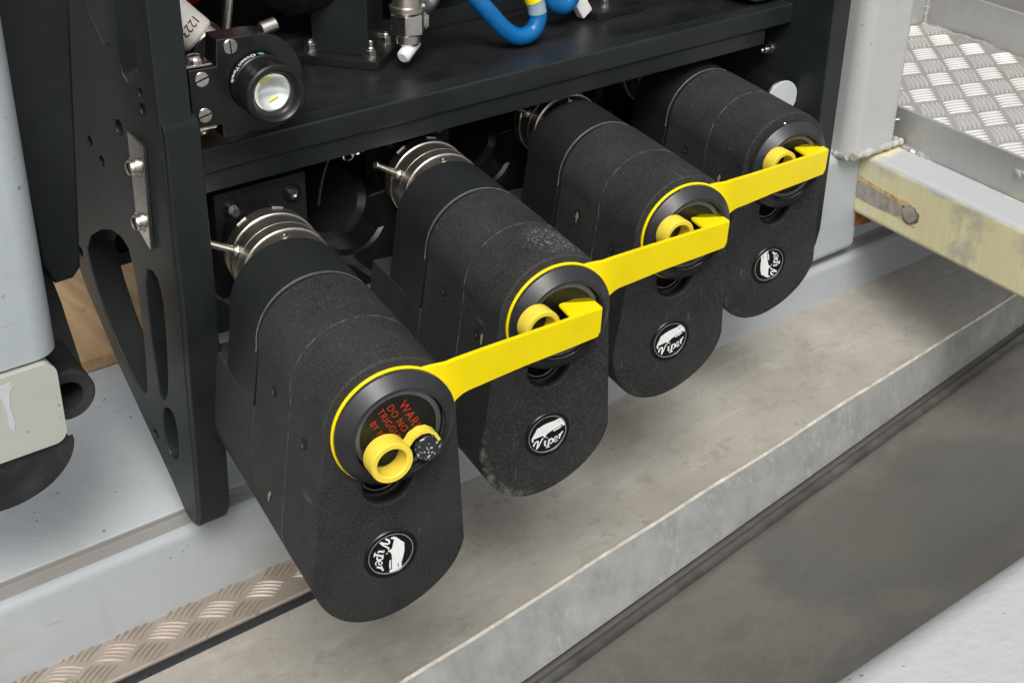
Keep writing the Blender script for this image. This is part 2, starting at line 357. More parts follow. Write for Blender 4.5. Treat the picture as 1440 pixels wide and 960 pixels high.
def speck_mat():
    m, nt, b = base('speckled grey disc')
    v = coords(nt)
    c = mix(nt, ramp(nt, noise(nt, v, 420, 2), [(0.60, 0.0), (0.635, 1.0)]), (0.03, 0.032, 0.034), (0.55, 0.55, 0.54))
    L(nt, c, b.inputs['Base Color']); b.inputs['Roughness'].default_value = 0.3
    return m
MAT['speck'] = speck_mat()

# ------------------------------------------------------------------ geometry helpers
def finish(bm, angle=32):
    bmesh.ops.recalc_face_normals(bm, faces=bm.faces)
    for f in bm.faces: f.smooth = True
    lim = rad(angle)
    for e in bm.edges:
        if len(e.link_faces) == 2: e.smooth = e.calc_face_angle(0) < lim
        else: e.smooth = False

def obj(name, bm, mat, parent=None, mw=None, angle=32, fin=True, wn=True):
    if fin: finish(bm, angle)
    me = bpy.data.meshes.new(name); bm.to_mesh(me); bm.free()
    me.materials.append(MAT[mat])
    o = bpy.data.objects.new(name, me); COL.objects.link(o)
    if parent: o.parent = parent
    if mw is not None: o.matrix_local = mw
    if wn:
        wm = o.modifiers.new('normals', 'WEIGHTED_NORMAL'); wm.keep_sharp = True; wm.weight = 50
    return o

def tag(o, label=None, cat=None, group=None, kind=None):
    if label: o['label'] = label
    if cat: o['category'] = cat
    if group: o['group'] = group
    if kind: o['kind'] = kind
    return o

def thing(name, label, cat, mw=None, group=None):
    o = bpy.data.objects.new(name, None); o.empty_display_size = 0.02; COL.objects.link(o)
    if mw is not None: o.matrix_world = mw if isinstance(mw, Matrix) else Matrix.Translation(mw)
    return tag(o, label, cat, group)

def dup(o, parent=None):
    c = o.copy(); COL.objects.link(c)
    if parent is not None:
        ml = o.matrix_local.copy(); c.parent = parent; c.matrix_local = ml
    for ch in list(o.children): dup(ch, c)
    return c

def box(x0, x1, y0, y1, z0, z1, bev=0.0, seg=2, bm=None):
    own = bm is None
    if own: bm = bmesh.new()
    r = bmesh.ops.create_cube(bm, size=1.0)
    vs = r['verts']
    for v in vs: v.co = Vector(((x0 + x1) / 2 + v.co.x * (x1 - x0), (y0 + y1) / 2 + v.co.y * (y1 - y0), (z0 + z1) / 2 + v.co.z * (z1 - z0)))
    if bev:
        es = list({e for v in vs for e in v.link_edges})
        bmesh.ops.bevel(bm, geom=es, offset=bev, segments=seg, profile=0.5, affect='EDGES')
    return bm

def rbox(x0, x1, y0, y1, z0, z1, r, axis='x', seg=5, bm=None):
    """Box whose long edges along one axis are rounded with radius r (a rolled hollow section)."""
    bm = bm or bmesh.new()
    bmesh.ops.create_cube(bm, size=1.0)
    for v in bm.verts: v.co = Vector(((x0 + x1) / 2 + v.co.x * (x1 - x0), (y0 + y1) / 2 + v.co.y * (y1 - y0), (z0 + z1) / 2 + v.co.z * (z1 - z0)))
    k = 'xyz'.index(axis)
    es = [e for e in bm.edges if abs((e.verts[0].co - e.verts[1].co).normalized()[k]) > 0.9]
    bmesh.ops.bevel(bm, geom=es, offset=r, segments=seg, profile=0.5, affect='EDGES')
    return bm

def frame(axis, up=Vector((0, 0, 1))):
    z = Vector(axis).normalized(); x = Vector(up).cross(z)
    if x.length < 1e-4: x = Vector((1, 0, 0)).cross(z)
    x.normalize(); y = z.cross(x)
    return Matrix((x, y, z)).transposed().to_4x4()

def lathe(profile, seg=48, bm=None, mw=None, closed=False):
    """profile: (radius, z) points, spun around z."""
    bm = bm or bmesh.new(); rings = []
    for r, z in profile:
        if r < 1e-6: rings.append([bm.verts.new((0, 0, z))])
        else: rings.append([bm.verts.new((r * math.cos(2 * math.pi * i / seg), r * math.sin(2 * math.pi * i / seg), z)) for i in range(seg)])
    prs = list(zip(rings, rings[1:])) + ([(rings[-1], rings[0])] if closed else [])
    for a, b in prs:
        for i in range(seg):
            j = (i + 1) % seg
            if len(a) == 1 and len(b) == 1: continue
            if len(a) == 1: bm.faces.new((a[0], b[j], b[i]))
            elif len(b) == 1: bm.faces.new((a[i], a[j], b[0]))
            else: bm.faces.new((a[i], a[j], b[j], b[i]))
    if mw is not None: bmesh.ops.transform(bm, matrix=mw, verts=[v for rg in rings for v in rg])
    return bm

def cyl(p, axis, r, h, seg=32, bev=0.0, bm=None):
    """Solid cylinder from p along axis."""
    b = min(bev, r * 0.45, h * 0.45)
    pr = [(0, 0), (r - b, 0), (r, b), (r, h - b), (r - b, h), (0, h)] if b else [(0, 0), (r, 0), (r, h), (0, h)]
    mw = Matrix.Translation(Vector(p)) @ frame(axis)
    return lathe(pr, seg, bm, mw)

def tube(pts, r, seg=14, bm=None, smooth=6, caps=True):
    P = [Vector(p) for p in pts]
    if smooth:
        Q = []
        for i in range(len(P) - 1):
            p0, p1, p2, p3 = P[max(i - 1, 0)], P[i], P[i + 1], P[min(i + 2, len(P) - 1)]
            for k in range(smooth):
                t = k / smooth
                Q.append(0.5 * ((2 * p1) + (-p0 + p2) * t + (2 * p0 - 5 * p1 + 4 * p2 - p3) * t * t + (-p0 + 3 * p1 - 3 * p2 + p3) * t ** 3))
        Q.append(P[-1]); P = Q
    bm = bm or bmesh.new(); rings = []
    x = None
    for i, p in enumerate(P):
        t = (P[min(i + 1, len(P) - 1)] - P[max(i - 1, 0)]).normalized()
        if x is None:
            x = t.cross(Vector((0.3, 0.2, 0.9))).normalized()
        x = (x - t * x.dot(t)).normalized(); y = t.cross(x)
        rr = r[i * (len(r) - 1) // max(1, len(P) - 1)] if isinstance(r, (list, tuple)) else r
        rings.append([bm.verts.new(p + rr * (math.cos(2 * math.pi * k / seg) * x + math.sin(2 * math.pi * k / seg) * y)) for k in range(seg)])
    for a, b in zip(rings, rings[1:]):
        for k in range(seg):
            j = (k + 1) % seg; bm.faces.new((a[k], a[j], b[j], b[k]))
    if caps:
        bm.faces.new(rings[0][::-1]); bm.faces.new(rings[-1])
    return bm

def plate(outer, holes=(), depth=0.01, bev=0.0, plane='xz', at=0.0, res=2):
    """Flat plate with holes and eased edges; the outline lies in the named plane and the plate grows along the third axis from `at`."""
    cu = bpy.data.curves.new('plate', 'CURVE'); cu.dimensions = '2D'; cu.fill_mode = 'BOTH'
    cu.extrude = max(depth / 2 - bev, 1e-5); cu.bevel_depth = bev; cu.bevel_resolution = res; cu.offset = -bev
    for poly in (outer, *holes):
        sp = cu.splines.new('POLY'); sp.points.add(len(poly) - 1); sp.use_cyclic_u = True
        for q, (a, b) in zip(sp.points, poly): q.co = (a, b, 0, 1)
    t = bpy.data.objects.new('t', cu); COL.objects.link(t)
    dg = bpy.context.evaluated_depsgraph_get()
    me = bpy.data.meshes.new_from_object(t.evaluated_get(dg))
    bpy.data.objects.remove(t); bpy.data.curves.remove(cu)
    bm = bmesh.new(); bm.from_mesh(me); bpy.data.meshes.remove(me)
    bmesh.ops.remove_doubles(bm, verts=bm.verts, dist=1e-6)
    for v in bm.verts:
        a, b, c = v.co; c = at + depth / 2 + c
        v.co = {'xz': (a, c, b), 'yz': (c, a, b), 'xy': (a, b, c)}[plane]
    return bm

def text(body, size, depth=0.0004, shear=0.0, offset=0.0, align='CENTER', space=1.0):
    cu = bpy.data.curves.new('text', 'FONT'); cu.body = body; cu.size = size; cu.extrude = depth; cu.shear = shear; cu.offset = offset
    cu.align_x = align; cu.align_y = 'CENTER'; cu.space_character = space; cu.resolution_u = 4
    t = bpy.data.objects.new('t', cu); COL.objects.link(t)
    dg = bpy.context.evaluated_depsgraph_get()
    me = bpy.data.meshes.new_from_object(t.evaluated_get(dg))
    bpy.data.objects.remove(t); bpy.data.curves.remove(cu)
    bm = bmesh.new(); bm.from_mesh(me); bpy.data.meshes.remove(me)
    return bm

def arc(cx, cz, r, a0, a1, n):
    return [(cx + r * math.cos(rad(a0 + (a1 - a0) * i / n)), cz + r * math.sin(rad(a0 + (a1 - a0) * i / n))) for i in range(n + 1)]
def circ(cx, cz, r, n=20): return arc(cx, cz, r, 0, 360 * (n - 1) / n, n - 1)
def smooth_poly(P, it=2):
    for _ in range(it):
        Q = []
        for i, p in enumerate(P):
            q = P[(i + 1) % len(P)]
            Q += [(0.75 * p[0] + 0.25 * q[0], 0.75 * p[1] + 0.25 * q[1]), (0.25 * p[0] + 0.75 * q[0], 0.25 * p[1] + 0.75 * q[1])]
        P = Q
    return P

# fasteners, all built along +z at the origin then placed
def place(bm, p, axis, up=Vector((0, 0, 1)), roll=0.0):
    bmesh.ops.transform(bm, matrix=Matrix.Translation(Vector(p)) @ frame(axis, up) @ Matrix.Rotation(roll, 4, 'Z'), verts=bm.verts)
    return bm
def pan_head(r=0.006, cross=True):
    bm = lathe([(r, 0), (r, r * 0.25), (r * 0.93, r * 0.5), (r * 0.7, r * 0.72), (r * 0.36, r * 0.8), (0.0, r * 0.82)], 24)
    return bm
def cross_recess(r):
    bm = bmesh.new()
    box(-r * 0.42, r * 0.42, -r * 0.09, r * 0.09, r * 0.6, r * 0.835, bm=bm); box(-r * 0.085, r * 0.085, -r * 0.415, r * 0.415, r * 0.6, r * 0.838, bm=bm)
    return bm
def washer(r, ri, h): return lathe([(ri, 0), (r, 0), (r, h), (ri, h)], 28, closed=True)
def nut(af, h):
    bm = bmesh.new(); r = af / math.sqrt(3)
    lo = [bm.verts.new((r * math.cos(i * math.pi / 3), r * math.sin(i * math.pi / 3), 0)) for i in range(6)]
    hi = [bm.verts.new((r * math.cos(i * math.pi / 3), r * math.sin(i * math.pi / 3), h)) for i in range(6)]
    for i in range(6): bm.faces.new((lo[i], lo[(i + 1) % 6], hi[(i + 1) % 6], hi[i]))
    bm.faces.new(lo[::-1]); bm.faces.new(hi)
    bmesh.ops.bevel(bm, geom=list(bm.edges), offset=af * 0.06, segments=1, affect='EDGES')
    return bm
def nut_stack(parent, p, axis, af=0.0085, stud=0.006, name='nut'):
    """a washer, a lock nut and the stud end; the nut is a part, the rest its sub-parts"""
    n = obj(name, place(lathe([(0, 0), (af * 0.74, 0), (af * 0.74, 0.0012), (0, 0.0012)], 24), p, axis), 'steel', parent)
    n.name = 'washer'
    ax = Vector(axis).normalized()
    obj('nut', place(nut(af, af * 0.62), Vector(p) + ax * 0.0012, axis, roll=0.4), 'steel', n)
    obj('lock_collar', place(lathe([(af * 0.43, 0), (af * 0.43, af * 0.16), (af * 0.36, af * 0.24), (0, af * 0.24)], 20), Vector(p) + ax * (0.0012 + af * 0.62), axis), 'steel', n)
    obj('stud', place(lathe([(af * 0.29, 0), (af * 0.29, stud * 0.85), (af * 0.22, stud), (0, stud)], 16), Vector(p) + ax * (0.0012 + af * 0.7), axis), 'steel', n)
    return n

# ------------------------------------------------------------------ the setting
PI = math.pi
bm = bmesh.new()
g = [[bm.verts.new((-6 + 12 * i / 24, -6 + 12 * j / 24, -0.328)) for j in range(25)] for i in range(25)]
for i in range(24):
    for j in range(24): bm.faces.new((g[i][j], g[i + 1][j], g[i + 1][j + 1], g[i][j + 1]))
tag(obj('deck_floor', bm, 'floor'), kind='structure')

# grey base beam under the machine: wide top, short dusty step, sloping front face, along X
def prism_x(prof, x0, x1, mat, name, n=1):
    bm = bmesh.new(); rows = []
    for i in range(n + 1):
        x = x0 + (x1 - x0) * i / n
        rows.append([bm.verts.new((x, y, z)) for y, z in prof])
    for r0, r1 in zip(rows, rows[1:]):
        for i in range(len(prof)): bm.faces.new((r0[i], r1[i], r1[(i + 1) % len(prof)], r0[(i + 1) % len(prof)]))
    bm.faces.new(rows[0]); bm.faces.new(rows[-1][::-1])
    return obj(name, bm, mat, angle=40)
def fillet(p, q, r, rr, n=5):
    """corner q between p and r, rounded"""
    p, q, r = Vector(p), Vector(q), Vector(r); a = (p - q).normalized() * rr; c = (r - q).normalized() * rr
    return [tuple((q + a) * (1 - t) ** 2 + q * 2 * t * (1 - t) + (q + c) * t ** 2) for t in [k / n for k in range(n + 1)]]
T0, T1, TG, T2, T3 = (0.75, -0.200), (0.2555, -0.200), (0.2552, -0.2052), (0.2395, -0.2098), (0.2340, -0.2760)
prof = [T0] + fillet(T0, T1, TG, 0.002) + fillet(T1, TG, T2, 0.0015) + fillet(TG, T2, T3, 0.0065, 8) + [T3, (0.234, -0.40), (0.75, -0.40)]
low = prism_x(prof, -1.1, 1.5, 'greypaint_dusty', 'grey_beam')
low.data.materials.append(MAT['brightened_top']); low.data.materials.append(MAT['grime'])
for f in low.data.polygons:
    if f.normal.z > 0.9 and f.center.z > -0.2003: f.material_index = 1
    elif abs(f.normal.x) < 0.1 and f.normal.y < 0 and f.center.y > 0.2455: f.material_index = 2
tag(low, 'wide pale grey painted base with a rounded front edge, under the machine and behind the tray', 'beam')
hi_r = obj('grey_beam', rbox(0.655, 0.756, 0.235, 0.36, -0.1985, -0.0795, 0.010, 'x', 6), 'greypaint')
tag(hi_r, 'short grey beam end under the right hand post, beside the cream beam', 'beam')

# metal tray: sheet, rounded near lip
def tray():
    t = thing('metal_tray', 'long stained grey metal tray with a turned down lip below the black sensors', 'tray', Vector((0.3, 0.1, -0.27)))
    xs = [-1.0 + 2.3 * i / 140 for i in range(141)]
    def far(x):
        k = min(1, max(0, (x - 0.05) / 0.11)); k = k * k * (3 - 2 * k)
        y = 0.187 + 0.0480 * k
        k2 = min(1, max(0, (x - 0.30) / 0.20)); k2 = k2 * k2 * (3 - 2 * k2)
        return Vector((x, y + 0.008 * k2, -0.2800 + 0.0060 * k + 0.0255 * k2))
    def near(x):
        return Vector((x, 0.0540 + 0.0885 * x + 0.0012 * mnoise.noise(Vector((x * 9, 0.3, 0))), -0.2720 + 0.0008 * mnoise.noise(Vector((x * 14, 4.3, 0)))))
    bm = bmesh.new(); rows = []
    for x in xs:
        a, b = far(x), near(x)
        pts = [a + Vector((0, 0, -0.012)), a + Vector((0, -0.0005, -0.002)), a]
        for i in range(1, 12):
            k = i / 12; p = a.lerp(b, k); p.z -= 0.004 * math.sin(PI * k); pts.append(p)
        pts += [b + Vector((0, 0.004, 0))]
        rows.append([bm.verts.new(p) for p in pts])
    for r0, r1 in zip(rows, rows[1:]):
        for i in range(len(r0) - 1): bm.faces.new((r0[i], r1[i], r1[i + 1], r0[i + 1]))
    sh = obj('tray_sheet', bm, 'tray', t, Matrix.Translation(-t.matrix_world.translation))
    bm = bmesh.new(); rows = []
    for x in xs:
        b = near(x); lo = Vector((x, 0.0282 + 0.1130 * x, -0.3185))
        d = lo - b
        pts = [b + Vector((0, 0.0041, 0.0002)), b + Vector((0, 0.0026, 0.0016)), b + Vector((0, 0.0006, 0.0012)), b + d * 0.05, b + d * 0.5, lo, lo + Vector((0, 0.012, -0.004))]
        rows.append([bm.verts.new(p) for p in pts])
    for r0, r1 in zip(rows, rows[1:]):
        for i in range(len(r0) - 1): bm.faces.new((r0[i], r1[i], r1[i + 1], r0[i + 1]))
    obj('tray_lip', bm, 'galv', t, Matrix.Translation(-t.matrix_world.translation))
    bm = bmesh.new(); rows = []
    for x in xs:
        b = near(x); rows.append([bm.verts.new(b + Vector((0, 0.0042 - 0.0042 * q, 0.0004 + 0.0019 * math.sin(PI * q)))) for q in (0, 0.2, 0.4, 0.6, 0.8, 1.0)])
    for r0, r1 in zip(rows, rows[1:]):
        for i in range(5): bm.faces.new((r0[i], r1[i], r1[i + 1], r0[i + 1]))
    obj('edge_highlight', bm, 'edgehighlight', t, Matrix.Translation(-t.matrix_world.translation))
    bm = bmesh.new(); rows = []
    for x in xs:
        lo = Vector((x, 0.0276 + 0.1130 * x, -0.3193))
        rows.append([bm.verts.new(lo + Vector((0, -0.0085 + 0.0050 * math.cos(PI * k / 6), -0.0055 + 0.0055 * math.sin(PI * k / 6)))) for k in range(7)])
    for r0, r1 in zip(rows, rows[1:]):
        for i in range(6): bm.faces.new((r0[i], r1[i], r1[i + 1], r0[i + 1]))
    obj('rubber_seal', bm, 'seal', t, Matrix.Translation(-t.matrix_world.translation))
tray()

# tread plates: real raised bars
def tread_bar(length, width=0.0042, h=0.0016, curve=0.0012):
    bm = bmesh.new(); n = 6; rows = []
    for i in range(n + 1):
        u = -1 + 2 * i / n; x = u * length / 2; wv = width / 2 * (1 - 0.75 * abs(u) ** 3); cy = curve * (1 - u * u)
        rows.append([bm.verts.new((x, cy - wv, 0)), bm.verts.new((x, cy - wv * 0.4, h * (1 - 0.6 * u ** 4))), bm.verts.new((x, cy + wv * 0.4, h * (1 - 0.6 * u ** 4))), bm.verts.new((x, cy + wv, 0))])
    for a, b in zip(rows, rows[1:]):
        for i in range(3): bm.faces.new((a[i], b[i], b[i + 1], a[i + 1]))
    bm.faces.new(rows[0]); bm.faces.new(rows[-1][::-1])
    return bm
def treads(parent, o, e1, e2, inside, z, mat, rng):
    """five-bar groups on a two-way grid; e1, e2 are the cell steps"""
    e1, e2 = Vector(e1), Vector(e2); meshes = []
    for a in (e1, e2):
        bb = tread_bar(a.length * 0.86, width=min(e1.length, e2.length) * 0.125); finish(bb)
        me = bpy.data.meshes.new('tread_bar'); bb.to_mesh(me); bb.free(); me.materials.append(MAT[mat]); meshes.append(me)
    inv = parent.matrix_world.inverted(); cnt = 0
    for i in range(-rng, rng + 1):
        for j in range(-rng, rng + 1):
            c = Vector(o) + e1 * i + e2 * j
            if not inside(c.x, c.y): continue
            along, across, me = (e2, e1, meshes[1]) if (i + j) % 2 == 0 else (e1, e2, meshes[0])
            for k in range(5):
                p = c + across * ((k - 2) * 0.175)
                ob = bpy.data.objects.new('tread_bar', me); COL.objects.link(ob); ob.parent = parent
                ang = math.atan2(along.y, along.x)
                ob.matrix_local = inv @ Matrix.Translation((p.x, p.y, z)) @ Matrix.Rotation(ang, 4, 'Z')
                cnt += 1
    return cnt

ck = obj('tread_plate', box(-1.1, 0.150, 0.1925, 0.236, -0.2765, -0.2728, 0.0008, 1), 'alubrown')
tag(ck, 'narrow brown stained tread plate strip between the low grey beam and the tray', 'tread plate')
n_l = treads(ck, (-0.0640, 0.2165, 0), (0.0210, 0.0130, 0), (0.0205, -0.0145, 0), lambda x, y: -0.22 < x < 0.136 and 0.2000 < y < 0.2340, -0.2728, 'alubrownbar', 14)
obj('rivet', place(lathe([(0.0024, 0), (0.0058, 0), (0.0058, 0.0012), (0.0045, 0.0024), (0.0030, 0.0024), (0.0024, 0.0008)], 24, closed=True), (-0.146, 0.207, -0.2728), (0, 0, 1)), 'alubrownbar', ck)

# right hand walkway: tread plate between two aluminium angles
A0 = Vector((0.795, 0.2, 0)); DY = Vector((0.145, 0.9894, 0)); DX = Vector((0.9894, -0.145, 0))
WM = Matrix((DX, DY, Vector((0, 0, 1)))).transposed().to_4x4(); WM.translation = A0
wk = thing('walkway', 'aluminium walkway with raised tread bars at the far right behind the cream beam', 'walkway', WM)
obj('tread_plate', box(0.0055, 0.282, -0.24, 0.272, -0.068, -0.0605, 0.0005, 1), 'alu', wk)
obj('edge_angle', box(0.0, 0.005, -0.24, 0.276, -0.088, -0.047, 0.0008, 2), 'aluangle', wk)
obj('edge_angle', box(0.2825, 0.288, -0.24, 0.279, -0.068, -0.013, 0.0008, 2), 'aluangle', wk)
obj('end_angle', box(-0.03, 0.282, 0.2735, 0.279, -0.068, -0.013, 0.0008, 2), 'aluangle', wk)
def bead(parent, a, b, r=0.003, nseg=14, mat='weld'):
    a, b = Vector(a), Vector(b); pts = []; rs = []
    for i in range(nseg + 1):
        k = i / nseg; p = a.lerp(b, k) + Vector((random.uniform(-1, 1), random.uniform(-1, 1), random.uniform(-1, 1))) * r * 0.25
        pts.append(p); rs.append(r * random.uniform(0.75, 1.2))
    return obj('weld_bead', tube(pts, rs, 10, smooth=2), mat, parent)
bead(wk, (0.275, 0.27, -0.0605), (0.279, 0.16, -0.0605), 0.0035, 18, 'aluangle')
bead(wk, (0.280, 0.02, -0.0605), (0.281, -0.02, -0.0605), 0.0035, 10, 'aluangle')
bead(wk, (0.281, 0.2725, -0.060), (0.281, 0.2725, -0.015), 0.003, 12, 'aluangle')
bead(wk, (-0.002, -0.02, -0.0865), (-0.002, 0.03, -0.0865), 0.0035, 10, 'aluangle')
inv = WM.inverted()
def in_walk(x, y):
    q = inv @ Vector((x, y, 0)); return 0.012 < q.x < 0.272 and -0.14 < q.y < 0.258
n_r = treads(wk, (1.0059, 0.3062, 0), (-0.031, -0.033, 0), (0.031, -0.011, 0), in_walk, -0.0605, 'alubar', 16)

# posts and beams at the sides
def post(name, label, bm, mat): return tag(obj(name, bm, mat), label, 'post')
pr_ = thing('grey_post', 'light grey square post welded to the beam end on the right of the machine', 'post', Vector((0.755, 0.26, -0.079)))
IM = Matrix.Translation(-pr_.matrix_world.translation)
obj('post_tube', rbox(0.712, 0.791, 0.222, 0.302, -0.079, 0.9, 0.016, 'z', 6), 'postpaint', pr_, IM)
for a, b in (((0.716, 0.221, -0.079), (0.793, 0.221, -0.0795)), ((0.7115, 0.225, -0.079), (0.7115, 0.30, -0.079)), ((0.792, 0.222, -0.079), (0.792, 0.30, -0.079))):
    wb = bead(pr_, Vector(a) - pr_.matrix_world.translation, Vector(b) - pr_.matrix_world.translation, 0.0036, 22)
pl = thing('grey_post', 'pale blue grey thick post at the left edge, standing in front of the plywood', 'post', Vector((-0.16, 0.24, 0.0)))
IM = Matrix.Translation(-pl.matrix_world.translation)
bm = rbox(-0.215, -0.113, 0.200, 0.285, -0.004, 0.9, 0.020, 'z', 6)
obj('post_tube', bm, 'greypaint', pl, IM)
bx = obj('cream_box', rbox(-0.30, -0.1215, 0.196, 0.29, -0.0655, -0.0062, 0.0085, 'y', 5), 'creambox')
tag(bx, 'pale cream box section end under the left post', 'beam end')
drip = plate([(-0.1640, -0.0150), (-0.1610, -0.0120), (-0.1520, -0.0110), (-0.1500, -0.0140), (-0.1530, -0.0170), (-0.1545, -0.0280), (-0.1530, -0.0400), (-0.1550, -0.0460), (-0.1575, -0.0400), (-0.1570, -0.0300), (-0.1590, -0.0200), (-0.1610, -0.0165)], (), 0.0004, 0, 'xz', 0.1956)
obj('paint_drip', drip, 'cap', bx)
rb = thing('rubber_roll', 'black worn rubber roll wedged under the pale cream box at the left', 'rubber bumper', Vector((-0.175, 0.2, -0.07)))
IM = Matrix.Translation(-rb.matrix_world.translation)
bm = bmesh.new(); prof = [(-0.225, -0.0665), (-0.119, -0.0665)] + [(-0.165 + 0.0465 * math.cos(rad(q)), -0.0665 + 0.034 * math.sin(rad(q))) for q in range(-4, -181, -8)]
bm.free(); bm = plate(prof, (), 0.085, 0.002, 'xz', 0.199)
obj('roll', bm, 'oldrubber', rb, IM)
rt = thing('rubber_tube', 'hollow black rubber tube end beside the cream box, half hidden', 'rubber tube', Vector((-0.103, 0.236, -0.0585)))
RM = frame((0.08, 1, 0.02))
obj('tube_wall', lathe([(0.0105, 0.0), (0.0120, -0.0006), (0.0175, -0.0006), (0.0190, 0.001), (0.0190, 0.09), (0.0105, 0.09)], 40, closed=True), 'rubber', rt, RM)
# plywood sheet and black strap between post and machine
tag(obj('plywood_sheet', box(-0.16, 0.16, 0.490, 0.74, -0.1995, -0.1865, 0.001, 1), 'wood'), 'orange brown plywood sheet lying on the grey base beam behind the left post', 'plywood')
bm = bmesh.new()
q = [(-0.118, 0.262, 0.45), (-0.030, 0.262, 0.45), (-0.0735, 0.262, 0.022), (-0.0795, 0.262, 0.0155), (-0.092, 0.262, 0.0150), (-0.0985, 0.262, 0.03)]
bm.free(); bm = plate([(a, c) for a, _, c in q], (), 0.030, 0.003, 'xz', 0.255)
tag(obj('black_strap', bm, 'acetal'), 'tapered dark blade hanging between the left post and the machine side plate', 'guard')
bm = plate([(-0.13, 0.03), (-0.0880, 0.03), (-0.0790, -0.0150), (-0.0710, -0.0730), (-0.0730, -0.0960), (-0.13, -0.0960)], (), 0.012, 0.002, 'xz', 0.287)
tag(obj('rubber_flap', bm, 'rubber'), 'black rubber flap behind the left post, above the hollow rubber tube', 'rubber flap')

# cream beam, running toward the viewer on the right
cd = Vector((0.148, 0.989, 0.0)).normalized(); cx = Vector((cd.y, -cd.x, 0))
CM = Matrix((cx, cd, Vector((0, 0, 1)))).transposed().to_4x4(); CM.translation = Vector((0.7485, 0.2345, -0.086 - 0.033))
cb = thing('cream_beam', 'cream and grey patchy box beam reaching out to the right from the grey post', 'beam', CM)
obj('beam_tube', rbox(0.0, 0.052, -0.30, 0.0, -0.034, 0.033, 0.006, 'y', 4), 'cream', cb)
def blob(cy, cz, ry, rz, n=40, jag=0.12, seed=0):
    P = []
    for i in range(n):
        t = 2 * PI * i / n
        k = 1 + jag * (mnoise.noise(Vector((math.cos(t) * 1.6 + seed, math.sin(t) * 1.6, seed))) + 0.5 * mnoise.noise(Vector((math.cos(t) * 5 + seed, math.sin(t) * 5, seed))))
        P.append((cy + ry * k * math.cos(t), cz + rz * k * math.sin(t)))
    return P
def stain(parent, poly, mat, off):
    return obj('ground_patch', plate(poly, (), 0.0003, 0.0, 'yz', -off), mat, parent)
def ragged(P, step=0.002, jag=0.0007, seed=1):
    Q = []
    for i, p in enumerate(P):
        q = P[(i + 1) % len(P)]; n = max(1, int(math.dist(p, q) / step))
        for k in range(n):
            t = k / n; x, y = p[0] + (q[0] - p[0]) * t, p[1] + (q[1] - p[1]) * t
            Q.append((x + jag * mnoise.noise(Vector((x * 700, y * 700, seed))), y + jag * mnoise.noise(Vector((x * 700, y * 700, seed + 9)))))
    return Q
stain(cb, ragged([(-0.002, 0.009), (-0.02, 0.0075), (-0.04, 0.0062), (-0.060, 0.0052), (-0.073, 0.0060), (-0.079, 0.0035), (-0.066, -0.001), (-0.05, 0.000), (-0.03, 0.002), (-0.002, 0.003)], seed=4, jag=0.0012), 'rustpaint', 0.00035)
stain(cb, ragged([(-0.05, -0.0140), (-0.066, -0.0150), (-0.080, -0.0170), (-0.088, -0.0165), (-0.080, -0.0130), (-0.066, -0.0100)], seed=6, jag=0.0012), 'rustpaint', 0.00035)
stain(cb, ragged([(-0.001, 0.004), (-0.02, 0.0035), (-0.045, 0.0015), (-0.066, -0.001), (-0.074, -0.008), (-0.060, -0.0135), (-0.04, -0.0150), (-0.02, -0.0155), (-0.001, -0.0145)], seed=2), 'bare', 0.0005)
o_ = stain(cb, blob(-0.077, -0.006, 0.0125, 0.0095, n=70, jag=0.28, seed=3), 'burnt', 0.0007); o_.name = 'weld_spot'
o_ = stain(cb, blob(-0.0765, -0.0055, 0.0104, 0.0074, n=70, jag=0.40, seed=5), 'bare', 0.0009); o_.name = 'weld_spot'
o_ = stain(cb, blob(-0.004, -0.0395, 0.0001, 0.0001), 'rust', 0.0); bpy.data.objects.remove(o_)
o_ = obj('rust_patch', box(0.004, 0.030, 0.0012, 0.004, -0.052, -0.028, 0.001, 2), 'rust', cb)
# white foreground beam
tag(obj('white_beam', rbox(-1.4, 2.2, -0.62, -0.232, -0.327, -0.098, 0.024, 'x', 8), 'whitepaint', None), 'textured off white rounded beam in the bottom right corner, nearest the camera', 'beam')

# ------------------------------------------------------------------ the machine: frame of black plates
mach = thing('underwater_vehicle', 'black plastic frame of a work machine carrying four black sensors and a camera lamp', 'vehicle', Vector((0.3, 0.24, -0.17)))
IM = Matrix.Translation(-mach.matrix_world.translation)
def mp(name, bm, mat, parent=None, label=None, angle=32):
    o = obj(name, bm, mat, parent or mach, IM if parent is None else None, angle)
    if label: o['label'] = label
    return o
outl = [(0.197, 0.62), (0.197, 0.10), (0.1995, 0.0), (0.208, -0.172), (0.212, -0.184), (0.219, -0.187), (0.229, -0.182), (0.245, -0.164), (0.3139, -0.0997), (0.3579, -0.0511), (0.3731, -0.027), (0.398, 0.02), (0.62, 0.06), (0.62, 0.62)]
TRI = [(0.3470, -0.0031), (0.3029, 0.0236), (0.2714, 0.0232), (0.2663, 0.0049), (0.2634, -0.018), (0.2636, -0.0409), (0.2659, -0.0773), (0.2714, -0.1043), (0.2926, -0.0959), (0.3180, -0.0740), (0.3410, -0.0333)]
h_slot = [(0.242, 0.45), (0.2464, 0.160), (0.2440, 0.1510), (0.2375, 0.1465), (0.229, 0.149), (0.221, 0.158), (0.2190, 0.1660), (0.2130, 0.2056), (0.212, 0.45)]
h_tri = smooth_poly(TRI, 1)
h_wav = smooth_poly([(0.2470, 0.012), (0.2303, 0.0165), (0.2235, 0.001), (0.2250, -0.030), (0.2295, -0.0605), (0.2330, -0.078), (0.2384, -0.0890), (0.2479, -0.0945), (0.2478, -0.070), (0.2500, -0.0403)], 1)
h_low = smooth_poly([(0.2459, -0.0990), (0.2299, -0.0930), (0.2248, -0.1080), (0.2286, -0.1382), (0.2447, -0.1405), (0.2497, -0.1181)], 2)
